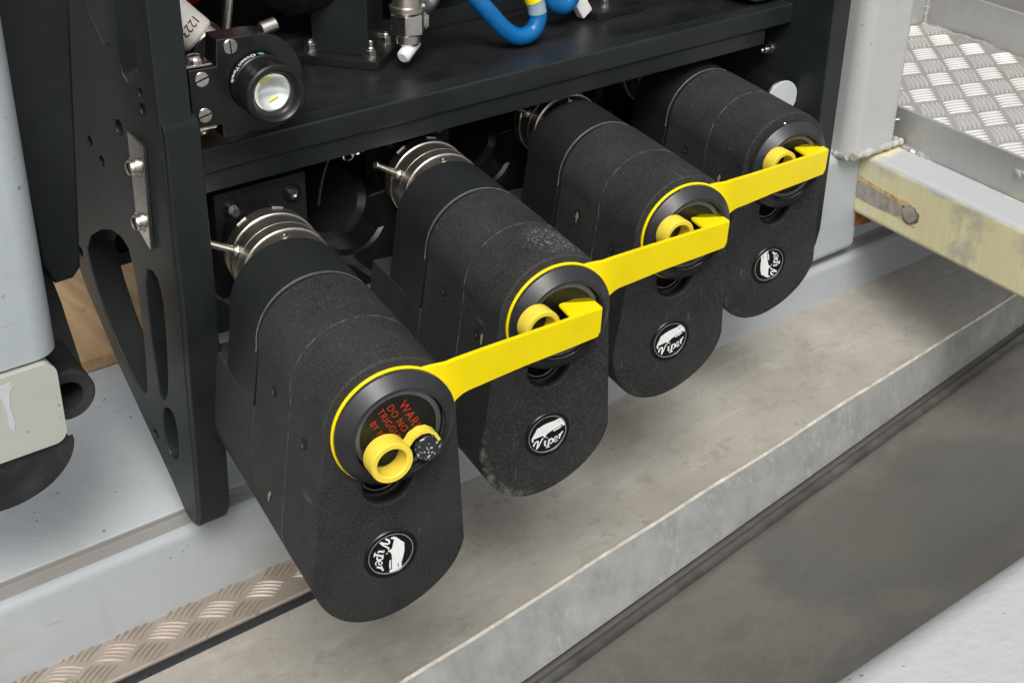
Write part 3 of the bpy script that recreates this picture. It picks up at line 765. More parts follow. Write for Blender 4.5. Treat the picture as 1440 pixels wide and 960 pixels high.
h_up = [(0.300, 0.45), (0.2975, 0.192), (0.268, 0.1640), (0.258, 0.1640), (0.2565, 0.45)]
holes = [h_slot, h_tri, h_wav, h_low, h_up, circ(0.2597, 0.1101, 0.0058), circ(0.2643, -0.1319, 0.0042), circ(0.3600, -0.018, 0.0038), circ(0.296, 0.075, 0.004), circ(0.312, 0.085, 0.0035)]
keyhole = circ(0.2200, 0.1450, 0.0034, 12)
holes += [keyhole, circ(0.2195, 0.1345, 0.0042, 14)]
side_l = mp('side_plate', plate(outl, holes, 0.0225, 0.0011, 'yz', -0.033), 'acetal')
side_l['label'] = 'left side plate with cut-outs'
leg = [(0.1925, 0.1245), (0.194, 0.1298), (0.1985, 0.1320), (0.214, 0.1320), (0.2276, 0.078), (0.222, 0.03), (0.222, -0.10), (0.224, -0.170), (0.219, -0.1885), (0.211, -0.186), (0.2045, -0.174), (0.1935, 0.0)]
mp('corner_leg', plate(leg, (), 0.0245, 0.0012, 'yz', -0.0322), 'acetal')
# black panel added so the cut-outs stay dark
mp('inner_blackout', plate([(0.262, 0.070), (0.262, -0.110), (0.300, -0.092), (0.3579, -0.036), (0.385, 0.02), (0.590, 0.06), (0.590, 0.070)], (), 0.005, 0.0004, 'yz', 0.010), 'black')
# stainless strap with two screws
st = mp('steel_strip', plate([(0.2400, 0.1142), (0.2189, 0.1108), (0.2253, 0.0352), (0.2290, 0.0365), (0.2426, 0.0455)], (), 0.0030, 0.0005, 'yz', -0.0363), 'steel')
for (y, z) in ((0.2345, 0.0915), (0.2365, 0.0520)):
    w_ = obj('washer', place(washer(0.0070, 0.002, 0.0011), (-0.0363, y, z), (-1, 0, 0)), 'steel', st)
    hd = obj('screw', place(pan_head(0.0056), (-0.0374, y, z), (-1, 0, 0)), 'steel', st)
out_r = [(0.195, 0.62), (0.195, -0.128), (0.198, -0.146), (0.206, -0.160), (0.221, -0.168), (0.24, -0.168), (0.3139, -0.0997), (0.3579, -0.0511), (0.398, 0.02), (0.62, 0.06), (0.62, 0.62)]
side_r = mp('side_plate', plate(out_r, [circ(0.30, -0.02, 0.006)], 0.024, 0.0012, 'yz', 0.620), 'acetal')
side_r['label'] = 'right side plate with rounded foot'
mp('front_beam', box(-0.0100, 0.6195, 0.240, 0.258, 0.0712, 0.0895, 0.0017, 3), 'acetal')
mp('lower_beam', box(-0.0100, 0.5860, 0.2425, 0.258, 0.0565, 0.0706, 0.0006, 2), 'acetal')
mp('deck_plate', box(-0.0100, 0.6195, 0.2585, 0.62, 0.0745, 0.0888, 0.0004, 1), 'acetal_top')
mp('rear_bar', box(0.06, 0.6195, 0.372, 0.392, 0.0890, 0.1045, 0.001, 2), 'acetal')
mp('back_blackout', box(-0.0100, 0.6195, 0.60, 0.62, -0.05, 0.60, 0.001, 1), 'black')  # black wall added to keep the inside of the frame dark
mp('belly_blackout', box(-0.0090, 0.6190, 0.40, 0.60, -0.060, -0.048, 0.001, 1), 'black')  # added to stop light entering the frame from below
mp('rear_blackout', box(0.0480, 0.6190, 0.43, 0.436, -0.168, 0.074, 0.001, 1), 'black')  # added to block the lit background behind the pods
mp('top_plate', box(-0.0090, 0.6190, 0.30, 0.60, 0.30, 0.312, 0.001, 1), 'black')
for x in (0.084, 0.305, 0.565):
    mp('bolt_hole', place(lathe([(0.0026, 0.0), (0.0026, 0.0004), (0, 0.0004)], 18), (x, 0.2424, 0.0655), (0, -1, 0)), 'hole')
nut_stack(mach, Vector((0.6200, 0.2631, 0.0412)) - mach.matrix_world.translation, (-1, 0, 0), 0.0085, 0.006)
pad = mp('end_pad', cyl((0.6045, 0.2305, 0.0045), (0.195, 0.98, 0.028), 0.0175, 0.040, 40, 0.0012), 'black')
mp('pad_cap', cyl((0.6044, 0.2300, 0.0045), (-0.195, -0.98, -0.028), 0.0172, 0.0015, 40, 0.0004), 'cap')

# ------------------------------------------------------------------ sensors
ROW = Vector((0.1635, 0.0422, 0.0009))
VS, VA = Vector((0.9807, -0.1943, -0.0238)), Vector((0.1949, 0.9804, 0.0277))
VS.normalize(); VA = (VA - VS * VA.dot(VS)).normalized(); VU = VS.cross(VA)
VM = Matrix((VS, VA, VU)).transposed().to_4x4()
def vm(i):
    m = VM.copy(); m.translation = ROW * i; return m
YF = Matrix.Rotation(rad(90), 4, 'X')          # spins the lathe z axis to -y (toward the viewer)
def vlathe(profile, seg=64, cx=0.0, cz=0.0, closed=False):
    """profile of (radius, depth in front of the face)"""
    return lathe(profile, seg, None, Matrix.Translation((cx, 0, cz)) @ YF, closed)

RT, RB, BD, UC = 0.0428, 0.0520, -0.0972, -0.0455
def d_outline(rt=RT, rbm=RB, bd=BD, grow=0.0):
    rt += grow; rbm += grow
    k = math.degrees(math.asin((rbm - rt) / abs(bd)))
    low = []
    for i in range(45):
        th = rad(180 + k + (180 - 2 * k) * i / 44); e = math.sin(math.pi * i / 44)
        r = rbm + e * (-0.0006 + 0.0036 * math.cos(2 * (th - rad(224))))
        low.append((r * math.cos(th), bd + r * math.sin(th)))
    return arc(0, 0, rt, -k, 180 + k, 40) + low
def lower_outline(cut, grow=0.0):
    P = d_outline(grow=grow)
    Q = [p for p in P if p[1] <= cut]
    k = math.degrees(math.asin((RB - RT) / abs(BD))); 
    xw = RT + grow + (RB - RT) * (-cut / -BD) if False else RT + grow + (RB - RT) * (cut / BD)
    left = [p for p in Q]
    return [(xw, cut), (-xw, cut)] + left
def upper_outline(cut, grow=0.0):
    rt = RT + grow
    xw = rt + (RB - RT) * (cut / BD)
    return arc(0, 0, rt, -3, 183, 40) + [(-xw, cut), (xw, cut)]

HEAD = [(-11.94, -0.87), (-12.13, -2.7), (-11.04, -4.32), (-10.4, -3.17), (-10.68, -1.68), (-8.57, -1.23), (-5.91, -0.87), (-3.92, -0.47), (-2.75, -1.26), (-2.19, -2.6), (-1.5, -2.3), (-1.0, -0.56), (0.7, 0.86), (3.31, 2.04), (6.39, 3.1), (9.03, 4.04), (10.77, 4.98), (11.35, 4.5), (12.02, 3.47), (13.1, 4.12), (13.6, 6.34), (13.01, 8.15), (11.31, 9.54), (10.04, 11.28), (7.64, 10.28), (5.45, 9.45), (2.77, 9.23), (-0.78, 8.77), (-3.85, 7.96), (-6.88, 6.67), (-8.4, 6.15), (-9.18, 4.48), (-9.96, 2.82), (-10.96, 1.22)]
EYE = [(5.6, 7.54), (7.79, 8.36), (9.17, 9.17), (9.06, 8.26), (7.4, 7.53)]
JAW = [(4.02, 1.61), (7.33, 2.61), (10.4, 3.9), (10.82, 3.08), (8.29, 1.88), (5.19, 1.06)]
STROKES = [([(-10.16, -7.5), (-9.79, -5.71), (-8.8, -4.47), (-7.35, -4.02), (-6.87, -5.19), (-7.22, -7.84), (-7.59, -10.35)], 1.25), ([(-7.59, -10.2), (-5.9, -7.5), (-4.55, -4.31), (-3.73, -2.75), (-3.05, -3.31)], 1.0), ([(-0.45, -2.9), (0.05, -2.6)], 1.3),
    ([(-2.2, -6.1), (-1.1, -5.36), (-1.54, -7.52), (-1.3, -8.92), (-0.43, -8.54)], 1.25), ([(0.94, -5.59), (1.89, -5.05), (1.33, -7.84), (0.86, -10.66)], 1.25), ([(-0.51, -11.14), (0.87, -10.81), (2.54, -10.7)], 0.9),
    ([(1.83, -6.07), (2.98, -4.39), (4.31, -5.33), (4.26, -7.69), (2.37, -8.51)], 1.0), ([(5.6, -6.35), (7.2, -5.75), (7.95, -4.5), (7.3, -3.55), (6.2, -3.9), (5.3, -5.6), (5.6, -7.4), (6.9, -7.95), (8.5, -6.9)], 0.72),
    ([(8.92, -3.36), (9.91, -2.68), (9.8, -4.69), (9.55, -6.2)], 1.2), ([(9.93, -4.02), (11.06, -1.71), (12.13, -0.9)], 1.15)]
def script_letters(sc):
    """the brush script word: one ribbon per stroke, each a hair above the last"""
    bm = bmesh.new()
    for k, (P, wd) in enumerate(STROKES):
        P = [Vector((x, y)) for x, y in P]; Q = []
        for i in range(len(P) - 1):
            p0, p1, p2, p3 = P[max(i - 1, 0)], P[i], P[i + 1], P[min(i + 2, len(P) - 1)]
            for q in range(5):
                t = q / 5
                Q.append(0.5 * ((2 * p1) + (-p0 + p2) * t + (2 * p0 - 5 * p1 + 4 * p2 - p3) * t * t + (-p0 + 3 * p1 - 3 * p2 + p3) * t ** 3))
        Q.append(P[-1]); z = 0.00012 + 0.000012 * k; rows = []
        for i, p in enumerate(Q):
            t = (Q[min(i + 1, len(Q) - 1)] - Q[max(i - 1, 0)]).normalized(); n = Vector((-t.y, t.x)) * wd * 0.5
            rows.append([bm.verts.new(((p.x + n.x) * sc, (p.y + n.y) * sc, z)), bm.verts.new(((p.x - n.x) * sc, (p.y - n.y) * sc, z))])
        for a, b in zip(rows, rows[1:]): bm.faces.new((a[0], a[1], b[1], b[0]))
    return bm

def make_sensor(i, foam, roll, label):
    t = thing('sensor_pod', label, 'sensor', vm(i), 'black sensor pods hanging under the machine')
    hole = circ(-0.0018, -0.0425, 0.0165, 28)
    body = obj('pod_body', plate(d_outline(), [hole], 0.1125, 0.0016, 'xz', 0.0), foam, t, angle=38)
    # seam round the foam: a thin proud pale line
    P = d_outline(grow=0.00012)
    sm = plate(d_outline(grow=0.00022), [d_outline(grow=-0.004)], 0.0005, 0.0, 'xz', 0.0525)
    obj('seam', sm, 'seamline', body)
    obj('keel', plate(lower_outline(UC - 0.0004), (), 0.089, 0.0012, 'xz', 0.1130), foam, t, angle=38)
    obj('collar', plate(upper_outline(UC + 0.0004, -0.0006), (), 0.0545, 0.0014, 'xz', 0.1155), 'collar', t, angle=38)
    for dy, gr in ((0.11195, -0.0012), (0.1164, -0.00052)):
        obj('collar_line', plate(upper_outline(-0.006, gr), [upper_outline(-0.0045, gr - 0.003)], 0.00035, 0.0, 'xz', dy), 'edgeline', t)
    obj('socket', vlathe([(0.0163, -0.09), (0.0163, -0.035), (0.0, -0.034)], 32, -0.0018, -0.0425), 'hole', t)
    so = obj('socket_ring', vlathe([(0.0150, -0.0165), (0.0162, -0.0165), (0.0162, -0.0030), (0.0150, -0.0030)], 32, -0.0018, -0.0425, True), 'black', t)
    obj('retaining_clip', vlathe([(0.0128, -0.0125), (0.0140, -0.0125), (0.0140, -0.0115), (0.0128, -0.0115)], 32, -0.0018, -0.0425, True), 'steel', t)
    # bezel, lens
    bz = obj('bezel', vlathe([(0.0330, -0.003), (0.0384, -0.003), (0.0384, 0.0050), (0.0378, 0.0058), (0.0318, 0.0112), (0.0312, 0.0118), (0.0290, 0.0120), (0.0286, 0.0114), (0.0284, 0.0060), (0.0, 0.0060)], 72, 0.001, -0.002), 'bezel', t)
    sc = Vector((0.001 - 0.0095, -0.0034, -0.002 + 0.0371))
    obj('grub_screw', place(lathe([(0.0013, 0.0002), (0.0017, 0.0006), (0.0021, 0.0006), (0.0021, 0), (0.0013, 0)], 16, closed=True), sc, (-0.25, 0, 0.968)), 'steel', bz)
    obj('lens_label', vlathe([(0.0240, 0.0061), (0.0240, 0.0064), (0.0, 0.0064)], 48, 0.001, -0.002), 'darkdisc', t)
    obj('lens', vlathe([(0.0282, 0.0084), (0.0282, 0.0108), (0.0270, 0.0116), (0.0240, 0.0112), (0.0120, 0.0118), (0.0, 0.0120)], 64, 0.001, -0.002), 'glass', t)
    obj('lens_rim', vlathe([(0.0243, 0.0068), (0.0262, 0.0068), (0.0276, 0.0073), (0.0262, 0.0077), (0.0243, 0.0077)], 64, 0.001, -0.002, True), 'lensrim', t)
    # badge
    bd = obj('badge', vlathe([(0.0180, -0.001), (0.0180, 0.0006), (0.0174, 0.0014), (0.0156, 0.0015), (0.0150, 0.0008), (0.0, 0.0008)], 48, 0, BD), 'black', t)
    obj('badge_line', vlathe([(0.0146, 0.0007), (0.0151, 0.0007), (0.0151, 0.00125), (0.0146, 0.00125)], 48, 0, BD, True), 'edgeline', bd)
    R = Matrix.Translation((0, -0.0009, BD)) @ Matrix.Rotation(rad(-roll), 4, 'Y') @ Matrix.Rotation(rad(90), 4, 'X')
    tb = script_letters(0.00104)
    bmesh.ops.transform(tb, matrix=R, verts=tb.verts)
    obj('lettering', tb, 'print', bd, wn=False)
    hb = bmesh.new(); k = 0.00104
    for part, hl in ((HEAD, [EYE]), (JAW, [])):
        pb = plate([(x * k, z * k) for x, z in part], [[(x * k, z * k) for x, z in h] for h in hl], 0.00020, 0, 'xy', -0.00005)
        tmp = bpy.data.meshes.new('t'); pb.to_mesh(tmp); pb.free(); hb.from_mesh(tmp); bpy.data.meshes.remove(tmp)
    bmesh.ops.transform(hb, matrix=R, verts=hb.verts)
    obj('emblem', hb, 'print', bd, wn=False)
    # clamp rings behind the collar
    cxx, czz = 0.0050, 0.0080
    c1 = obj('clamp_ring', vlathe([(0.0, -0.167), (0.0312, -0.167), (0.0318, -0.169), (0.0320, -0.1865), (0.0326, -0.1872), (0.0326, -0.1965), (0.0320, -0.1972), (0.0320, -0.2115), (0.0327, -0.2122), (0.0327, -0.2150), (0.0320, -0.2157), (0.0318, -0.2245), (0.0, -0.2245)], 64, cxx, czz), 'brushed', t)
    for d in (0.1867, 0.1968, 0.2122):
        obj('ring_edge', vlathe([(0.0318, -d), (0.03285, -d), (0.03285, -d - 0.0007), (0.0318, -d - 0.0007)], 64, cxx, czz, True), 'brightedge', c1)
    gq = rad(98)
    obj('grub_screw', place(lathe([(0.0012, 0.0002), (0.0016, 0.0005), (0.0030, 0.0005), (0.0030, 0), (0.0012, 0)], 16, closed=True), (cxx + 0.0319 * math.cos(gq), 0.1785, czz + 0.0319 * math.sin(gq)), (math.cos(gq), 0, math.sin(gq))), 'steel', c1)
    for gq in (128, 78):
        g_ = rad(gq); nx, nz = math.cos(g_), math.sin(g_)
        o = obj('clamp_tab', box(-0.0042, 0.0042, 0.2225, 0.2290, -0.0036, -0.0024, 0.0003, 1), 'steel', c1)
        o.matrix_local = Matrix.Translation((cxx + 0.0352 * nx, 0, czz + 0.0352 * nz)) @ Matrix.Rotation(rad(90 - gq), 4, 'Y')
    obj('clamp_shoulder', vlathe([(0.0, -0.2240), (0.0305, -0.2240), (0.0312, -0.2250), (0.0312, -0.2310), (0.0245, -0.2320), (0.0245, -0.2560), (0.0, -0.2560)], 64, cxx, czz - 0.001), 'black', t)
    p0 = Vector((cxx - 0.0290, 0.203, czz + 0.0135)); p1 = Vector((-0.0495, 0.191, 0.0385)); dd = (p1 - p0).normalized()
    sb = obj('locking_pin', cyl(p0 - dd * 0.004, dd, 0.0026, (p1 - p0).length + 0.004, 16, 0.0004), 'steel', t)
    obj('pin_boss', place(nut(0.0078, 0.0045), p0 + dd * 0.0005, dd), 'brushed', sb)
    # square mounting flange, squared up to the machine frame
    IV = VM.inverted()
    fl = box(0.0280, 0.1030, 0.2555, 0.268, -0.035, 0.0470, 0.0008, 2)
    bmesh.ops.transform(fl, matrix=IV, verts=fl.verts)
    f_ = obj('mount_flange', fl, 'acetal', t)
    for bx_, bz_ in ((0.0400, 0.0350), (0.0905, 0.0335)):
        P_ = IV @ Vector((bx_, 0.2553, bz_)); D_ = IV.to_3x3() @ Vector((0, -1, 0))
        hs_ = obj('counterbore', place(lathe([(0.0056, 0), (0.0056, 0.0005), (0.0074, 0.0005), (0.0074, 0)], 24, closed=True), P_, D_), 'black', f_)
        obj('socket_bolt', place(lathe([(0.0, 0.0030), (0.0019, 0.0030), (0.0021, 0.0045), (0.0036, 0.0044), (0.0045, 0.0030), (0.0046, 0.0)], 20), P_, D_), 'steel', f_)
    # screw holes along the flank
    for (y, z) in ((0.0795, -0.0140), (0.0265, -0.0205)):
        x = -(RT + (RB - RT) * (z / BD)) - 0.00015
        h_ = obj('flank_hole', place(lathe([(0.0036, 0), (0.0036, 0.0003), (0.0, 0.0003)], 18), (x + 0.0001, y, z), (-1, 0, 0.07)), 'hole', t)
        obj('screw', place(lathe([(0.0, 0.0005), (0.0011, 0.0005), (0.0014, 0.0004)], 12), (x + 0.00005, y + 0.0009, z - 0.0012), (-1, 0, 0.07)), 'dirtsteel', h_)
    return t
def seam_mat():
    m, nt, b = base('scuffed seam'); v = coords(nt)
    c = mix(nt, ramp(nt, noise(nt, v, 130, 4), [(0.42, 0.0), (0.66, 1.0)]), (0.03, 0.03, 0.03), (0.19, 0.187, 0.175))
    L(nt, c, b.inputs['Base Color']); b.inputs['Roughness'].default_value = 0.65
    return m
MAT['seamline'] = seam_mat()
MAT['edgeline'] = simple('pale worn edge', (0.24, 0.24, 0.235), 0.4, var=0.4, vscale=90)
MAT['lensrim'] = simple('grey translucent rim', (0.16, 0.165, 0.15), 0.25, var=0.15, vscale=40)
MAT['dirtsteel'] = simple('dirty screw', (0.12, 0.115, 0.10), 0.5, 0.5, var=0.4, vscale=300)

LAB = ['nearest black sensor pod, red warning print on its lens and Viper badge turned sideways',
       'second black sensor pod from the front, pale rubbed streak on its lower left edge',
       'third black sensor pod from the front, its upright badge half way along the row',
       'farthest black sensor pod next to the right side plate, badge reading upward, no yellow ring']
ROLL = [-110, 0, 6, 86]
pods = [make_sensor(i, 'foam_worn' if i == 1 else 'foam', ROLL[i], LAB[i]) for i in range(4)]

# pull rings glued on each lens
def pull_ring(t, cx, cz, full, tilt):
    r = obj('pull_ring', lathe([(0.0094, 0.0), (0.0130, 0.0), (0.0134, 0.0008), (0.0134, 0.0112), (0.0129, 0.0120), (0.0101, 0.0120), (0.0094, 0.0113)], 40, None, Matrix.Translation((cx, -0.0115, cz)) @ Matrix.Rotation(tilt, 4, 'Z') @ YF, True), 'paleyellow', t)
    if full:
        # clip: a curved band springing from the ring round a speckled disc
        pts = [(0.0005, -0.0118), (0.0022, -0.0060), (0.0055, -0.0015), (0.0105, 0.0012), (0.0160, 0.0010), (0.0205, -0.0020), (0.0235, -0.0072)]
        bm = bmesh.new(); th = 0.0018; rows = []
        for k, (x, z) in enumerate(pts):
            a = pts[max(k - 1, 0)]; b = pts[min(k + 1, len(pts) - 1)]
            n = Vector((b[0] - a[0], 0, b[1] - a[1])).normalized(); n = Vector((-n.z, 0, n.x))
            p = Vector((x, -0.0118, z)); q = Vector((x, -0.0185, z))
            rows.append([bm.verts.new(p), bm.verts.new(q), bm.verts.new(q - n * th), bm.verts.new(p - n * th)])
        for a, b in zip(rows, rows[1:]):
            for k in range(4): bm.faces.new((a[k], b[k], b[(k + 1) % 4], a[(k + 1) % 4]))
        bm.faces.new(rows[0][::-1]); bm.faces.new(rows[-1])
        bmesh.ops.bevel(bm, geom=[e for e in bm.edges if len(e.link_faces) == 2 and e.calc_face_angle(0) > 1.0], offset=0.0005, segments=2, affect='EDGES')
        obj('clip', bm, 'paleyellow', r)
        obj('speckled_disc', lathe([(0.0, 0.0005), (0.0085, 0.0005), (0.0088, 0.0002), (0.0088, -0.004)], 32, None, Matrix.Translation((0.0172, -0.0165, -0.0125)) @ YF), 'speck', r)
pull_ring(pods[0], -0.0098, -0.0122, True, rad(2))
pull_ring(pods[1], -0.0235, 0.0040, False, rad(4))
pull_ring(pods[2], -0.0205, 0.0065, False, rad(4))
pull_ring(pods[3], -0.0205, 0.0070, False, rad(4))
# red warning print under the lens of the nearest pod
for k, (ln, off, sz) in enumerate((('WARNING', 0.0108, 0.0080), ('DO NOT', 0.0036, 0.0062), ('TRIGGER', -0.0024, 0.0060), ('BY PRESS', -0.0098, 0.0056))):
    tb = text(ln, sz, 0.00008, 0.0, -0.00004, 'LEFT', 1.12)
    st_x = (-0.0150, -0.0185, -0.0200, -0.0160)[k]
    Rm = Matrix.Translation((0.001, -0.0066, -0.002)) @ Matrix.Rotation(rad(62), 4, 'Y') @ Matrix.Rotation(rad(90), 4, 'X') @ Matrix.Translation((st_x, off, 0))
    bmesh.ops.transform(tb, matrix=Rm, verts=tb.verts)
    obj('warning_print', tb, 'redtext', pods[0])
# pale chips on the first pods
def chip(parent, p, n, r, seed, mat='dirt'):
    bm = plate(blob(0, 0, r, r * 2.2, 18, 0.7, seed), (), 0.0004, 0, 'xy', 0)
    place(bm, p, n); obj('mud_chip', bm, mat, parent)

for (a_, u_, r_, sd_) in ((0.0760, -0.0900, 0.0013, 2), (0.0735, -0.0865, 0.0008, 9)):
    chip(pods[0], (-(RT + (RB - RT) * (u_ / BD)) - 0.0002, a_, u_), (-1, 0, 0.09), r_, sd_)
for q_, (a_, u_) in ((1, (0.0190, -0.0202)), (2, (0.0797, -0.0178)), (3, (0.0270, -0.0205))):
    chip(pods[q_], (-(RT + (RB - RT) * (u_ / BD)) - 0.0006, a_, u_), (-1, 0, 0.07), 0.0016, 3 + q_)
# yellow straps
P0 = Vector((0.036, -0.001, 0)); DD = Vector((0.1385, 0.0543, 0)).normalized()
def strap(i, sx, drop, label):
    t = thing('yellow_strap', label, 'strap', vm(i), 'yellow spanner straps between neighbouring pods')
    obj('strap_ring', vlathe([(0.0370, 0.0004), (0.0393, 0.0004), (0.0395, 0.0010), (0.0395, 0.0020), (0.0391, 0.0026), (0.0370, 0.0026)], 96, 0.001, -0.002, True), 'yellow', t)
    def pos(tt, u):
        p = P0 + DD * tt
        if tt < 0.006: p = P0 + Vector((tt * DD.x, 0, 0)) + Vector((0, 0.0025 * max(0, tt / 0.006), 0)) * 0.9
        return Vector((p.x, p.y - 0.0012, u))
    top = [(-0.0200, 0.0330), (-0.0140, 0.0334), (-0.0080, 0.0334), (-0.0017, 0.0333), (0.0060, 0.0330), (0.0150, 0.0318), (0.0304, 0.0297), (0.070, 0.0238), (0.110, 0.0178), (0.1470, 0.0123), (0.1500, 0.0119)]
    bot = [(-0.0060, 0.0190), (-0.0010, 0.0100), (0.0030, 0.0010), (0.0070, 0.0040), (0.0120, 0.0054), (0.0180, 0.0056), (0.0304, 0.0043), (0.070, 0.0002), (0.110, -0.0052), (0.1470, -0.0098), (0.1500, -0.0060)]
    f = lambda tu: (tu[0] if tu[0] < 0.03 else 0.03 + (tu[0] - 0.03) * sx, tu[1] + (drop * max(0, tu[0] - 0.03)))
    bm = bmesh.new(); th = Vector((-DD.y, DD.x, 0)) * 0.0028
    cols = []
    for a, b in zip(top, bot):
        pa, pb = pos(*f(a)), pos(*f(b))
        cols.append([bm.verts.new(pa), bm.verts.new(pb), bm.verts.new(pb + th), bm.verts.new(pa + th)])
    for a, b in zip(cols, cols[1:]):
        for k in range(4): bm.faces.new((a[k], b[k], b[(k + 1) % 4], a[(k + 1) % 4]))
    bm.faces.new(cols[0][::-1]); bm.faces.new(cols[-1])
    bmesh.ops.recalc_face_normals(bm, faces=bm.faces)
    es = [e for e in bm.edges if len(e.link_faces) == 2 and e.calc_face_angle(0) > 0.9]
    bmesh.ops.bevel(bm, geom=es, offset=0.0006, segments=2, affect='EDGES')
    obj('strap_arm', bm, 'yellow', t, angle=40)
    # tab folded back over the next lens
    a = pos(*f((0.1170, 0.0167))); b = pos(*f((0.1500, 0.0119)))
    back = Vector((0.0, 0.0205, 0.0003)); dn = Vector((0, 0, -0.0026))
    bm = bmesh.new()
    off = Vector((0, -0.0002, 0.00018))
    cs = [a + off + th * 0.12, b + off + th * 0.12, b + back, a + back + Vector((0.001, -0.0005, 0))]
    lo = [c + dn for c in cs]
    V = [bm.verts.new(c) for c in cs]; W = [bm.verts.new(c) for c in lo]
    bm.faces.new(V); bm.faces.new(W[::-1])
    for k in range(4): bm.faces.new((V[k], W[k], W[(k + 1) % 4], V[(k + 1) % 4]))
    bmesh.ops.bevel(bm, geom=list(bm.edges), offset=0.0005, segments=2, affect='EDGES')
    obj('strap_tab', bm, 'yellow', t)
    return t
strap(0, 1.0, 0.0, 'yellow plastic strap from the nearest pod over the lens of the second pod')
strap(1, 1.045, 0.0, 'yellow plastic strap from the second pod over the lens of the third pod')
strap(2, 1.06, 0.03, 'yellow plastic strap from the third pod over the lens of the farthest pod')

# ------------------------------------------------------------------ dark gear between the pods
def gear(i, off, label_m, label_b):
    o = Vector((0.165, 0.30, -0.02)) + ROW * i + Vector(off)
    ax = Vector((0.80, 0.30, -0.75)).normalized()
    t = thing('drive_motor', label_m, 'motor', o, 'black motors between the pods')
    F = frame(ax)
    obj('motor_case', lathe([(0, -0.03), (0.026, -0.03), (0.0300, -0.024), (0.0300, 0.004), (0.0330, 0.006), (0.0330, 0.034), (0.0310, 0.036), (0.0310, 0.09), (0, 0.09)], 48), 'black', t, F)
    bm = bmesh.new()
    for k in range(96):
        a = 2 * PI * k / 96
        box(-0.0005, 0.0003, -0.0006, 0.0006, -0.0005, 0.0005, bm=bm)
        bmesh.ops.transform(bm, matrix=F @ Matrix.Translation((0.0337 * math.cos(a), 0.0337 * math.sin(a), 0.0345)) @ Matrix.Rotation(a, 4, 'Z'), verts=bm.verts[-8:])
    k_ = obj('knurl', bm, 'seamline', t); k_['kind'] = 'stuff'
    b = plate([(-0.05, 0.03), (0.01, 0.045), (0.075, -0.035), (0.075, -0.10), (0.055, -0.12), (-0.05, -0.02)], (), 0.005, 0.0006, 'xz', 0.0)
    bmesh.ops.transform(b, matrix=Matrix.Rotation(rad(-20), 4, 'Z'), verts=b.verts)
    br = obj('gusset_plate', b, 'black', None, Matrix.Translation(ROW * i + Vector((0.205, 0.262, -0.030))))
    tag(br, label_b, 'bracket', 'thin black brackets between the pods')
gear(0, (0, 0, 0), 'dark knurled motor in the gap between the nearest and the second pod', 'thin black bracket plate between the nearest and the second pod')
gear(1, (0.0, 0, 0), 'dark knurled motor in the gap between the second and the third pod', 'thin black bracket plate between the second and the third pod')
gear(2, (0.0, 0, 0), 'dark knurled motor in the gap between the third and the farthest pod', 'thin black bracket plate between the third and the farthest pod')
lm = thing('drive_motor', 'dark motor showing beside the left leg, behind the nearest pod', 'motor', Vector((0.085, 0.365, -0.060)), 'black motors between the pods')
obj('motor_case', lathe([(0, -0.05), (0.03, -0.05), (0.0315, -0.045), (0.0315, 0.07), (0, 0.07)], 40), 'black', lm, frame((0.8, 0.3, -0.75)))
# shackle chain and thin cable
ch = thing('shackle_chain', 'small shiny chain hanging under the beam between the nearest two pods', 'chain', Vector((0.155, 0.272, 0.045)))
for k in range(4):
    p = Vector((-0.004 + 0.0062 * k, 0.0, -0.003 + 0.0022 * k)); 
    ring = [(0.0042 * math.cos(q * PI / 6), (0.0026 * math.sin(q * PI / 6)) * (1 if k % 2 else 0.3), (0.0026 * math.sin(q * PI / 6)) * (0.3 if k % 2 else 1)) for q in range(13)]
    obj('link', tube([p + Vector(r) for r in ring], 0.0009, 8, smooth=2, caps=False), 'brightedge', ch)
tag(obj('thin_cable', tube([(0.150, 0.290, 0.045), (0.144, 0.292, 0.030), (0.140, 0.296, 0.010), (0.1375, 0.30, -0.020)], 0.0010, 8), 'dirtsteel'), 'thin dull grey cable hanging below the chain between the nearest two pods', 'cable')

# ------------------------------------------------------------------ gear on the deck plate
Z0 = 0.0889
# lamp
LF = Vector((0.0470, 0.190, 0.1350)); LA = Vector((0.135, 0.985, 0.012)).normalized()
lamp = thing('camera_lamp', 'round black underwater lamp clamped at the left end of the deck, glass front brightened', 'lamp', Matrix.Translation(LF) @ frame(LA))
obj('lamp_barrel', lathe([(0.0140, 0.0050), (0.0156, 0.0012), (0.0174, -0.0004), (0.0196, 0.0), (0.0206, 0.0012), (0.0206, 0.0085), (0.0200, 0.0112), (0.0195, 0.0130), (0.0195, 0.0225), (0.0202, 0.0232), (0.0202, 0.0300), (0.0198, 0.032), (0.0198, 0.060), (0.0190, 0.063), (0.0175, 0.066), (0.0175, 0.070), (0.0, 0.070)], 64), 'black', lamp)
obj('lamp_step', lathe([(0.0140, 0.0050), (0.0137, 0.0062), (0.0128, 0.0064), (0.0126, 0.0092)], 56), 'bezel', lamp)
rf = obj('reflector', lathe([(0.0130, 0.0082), (0.0122, 0.0092), (0.0095, 0.0118), (0.0055, 0.0134), (0.0, 0.0138)], 48), 'reflector', lamp)
for q in (70, 250):
    x, y = 0.0076 * math.cos(rad(q)), 0.0076 * math.sin(rad(q))
    o = obj('led_chip', box(-0.0036, 0.0036, -0.0012, 0.0012, -0.0005, 0.0005, 0.0002, 1), 'led', rf)
    o.matrix_local = Matrix.Translation((x, y, 0.0124)) @ Matrix.Rotation(rad(q + 90), 4, 'Z') @ Matrix.Rotation(rad(-25), 4, 'X')
obj('lamp_glass', lathe([(0.0, 0.0060), (0.0070, 0.0063), (0.0127, 0.0074)], 48), 'glass', lamp)
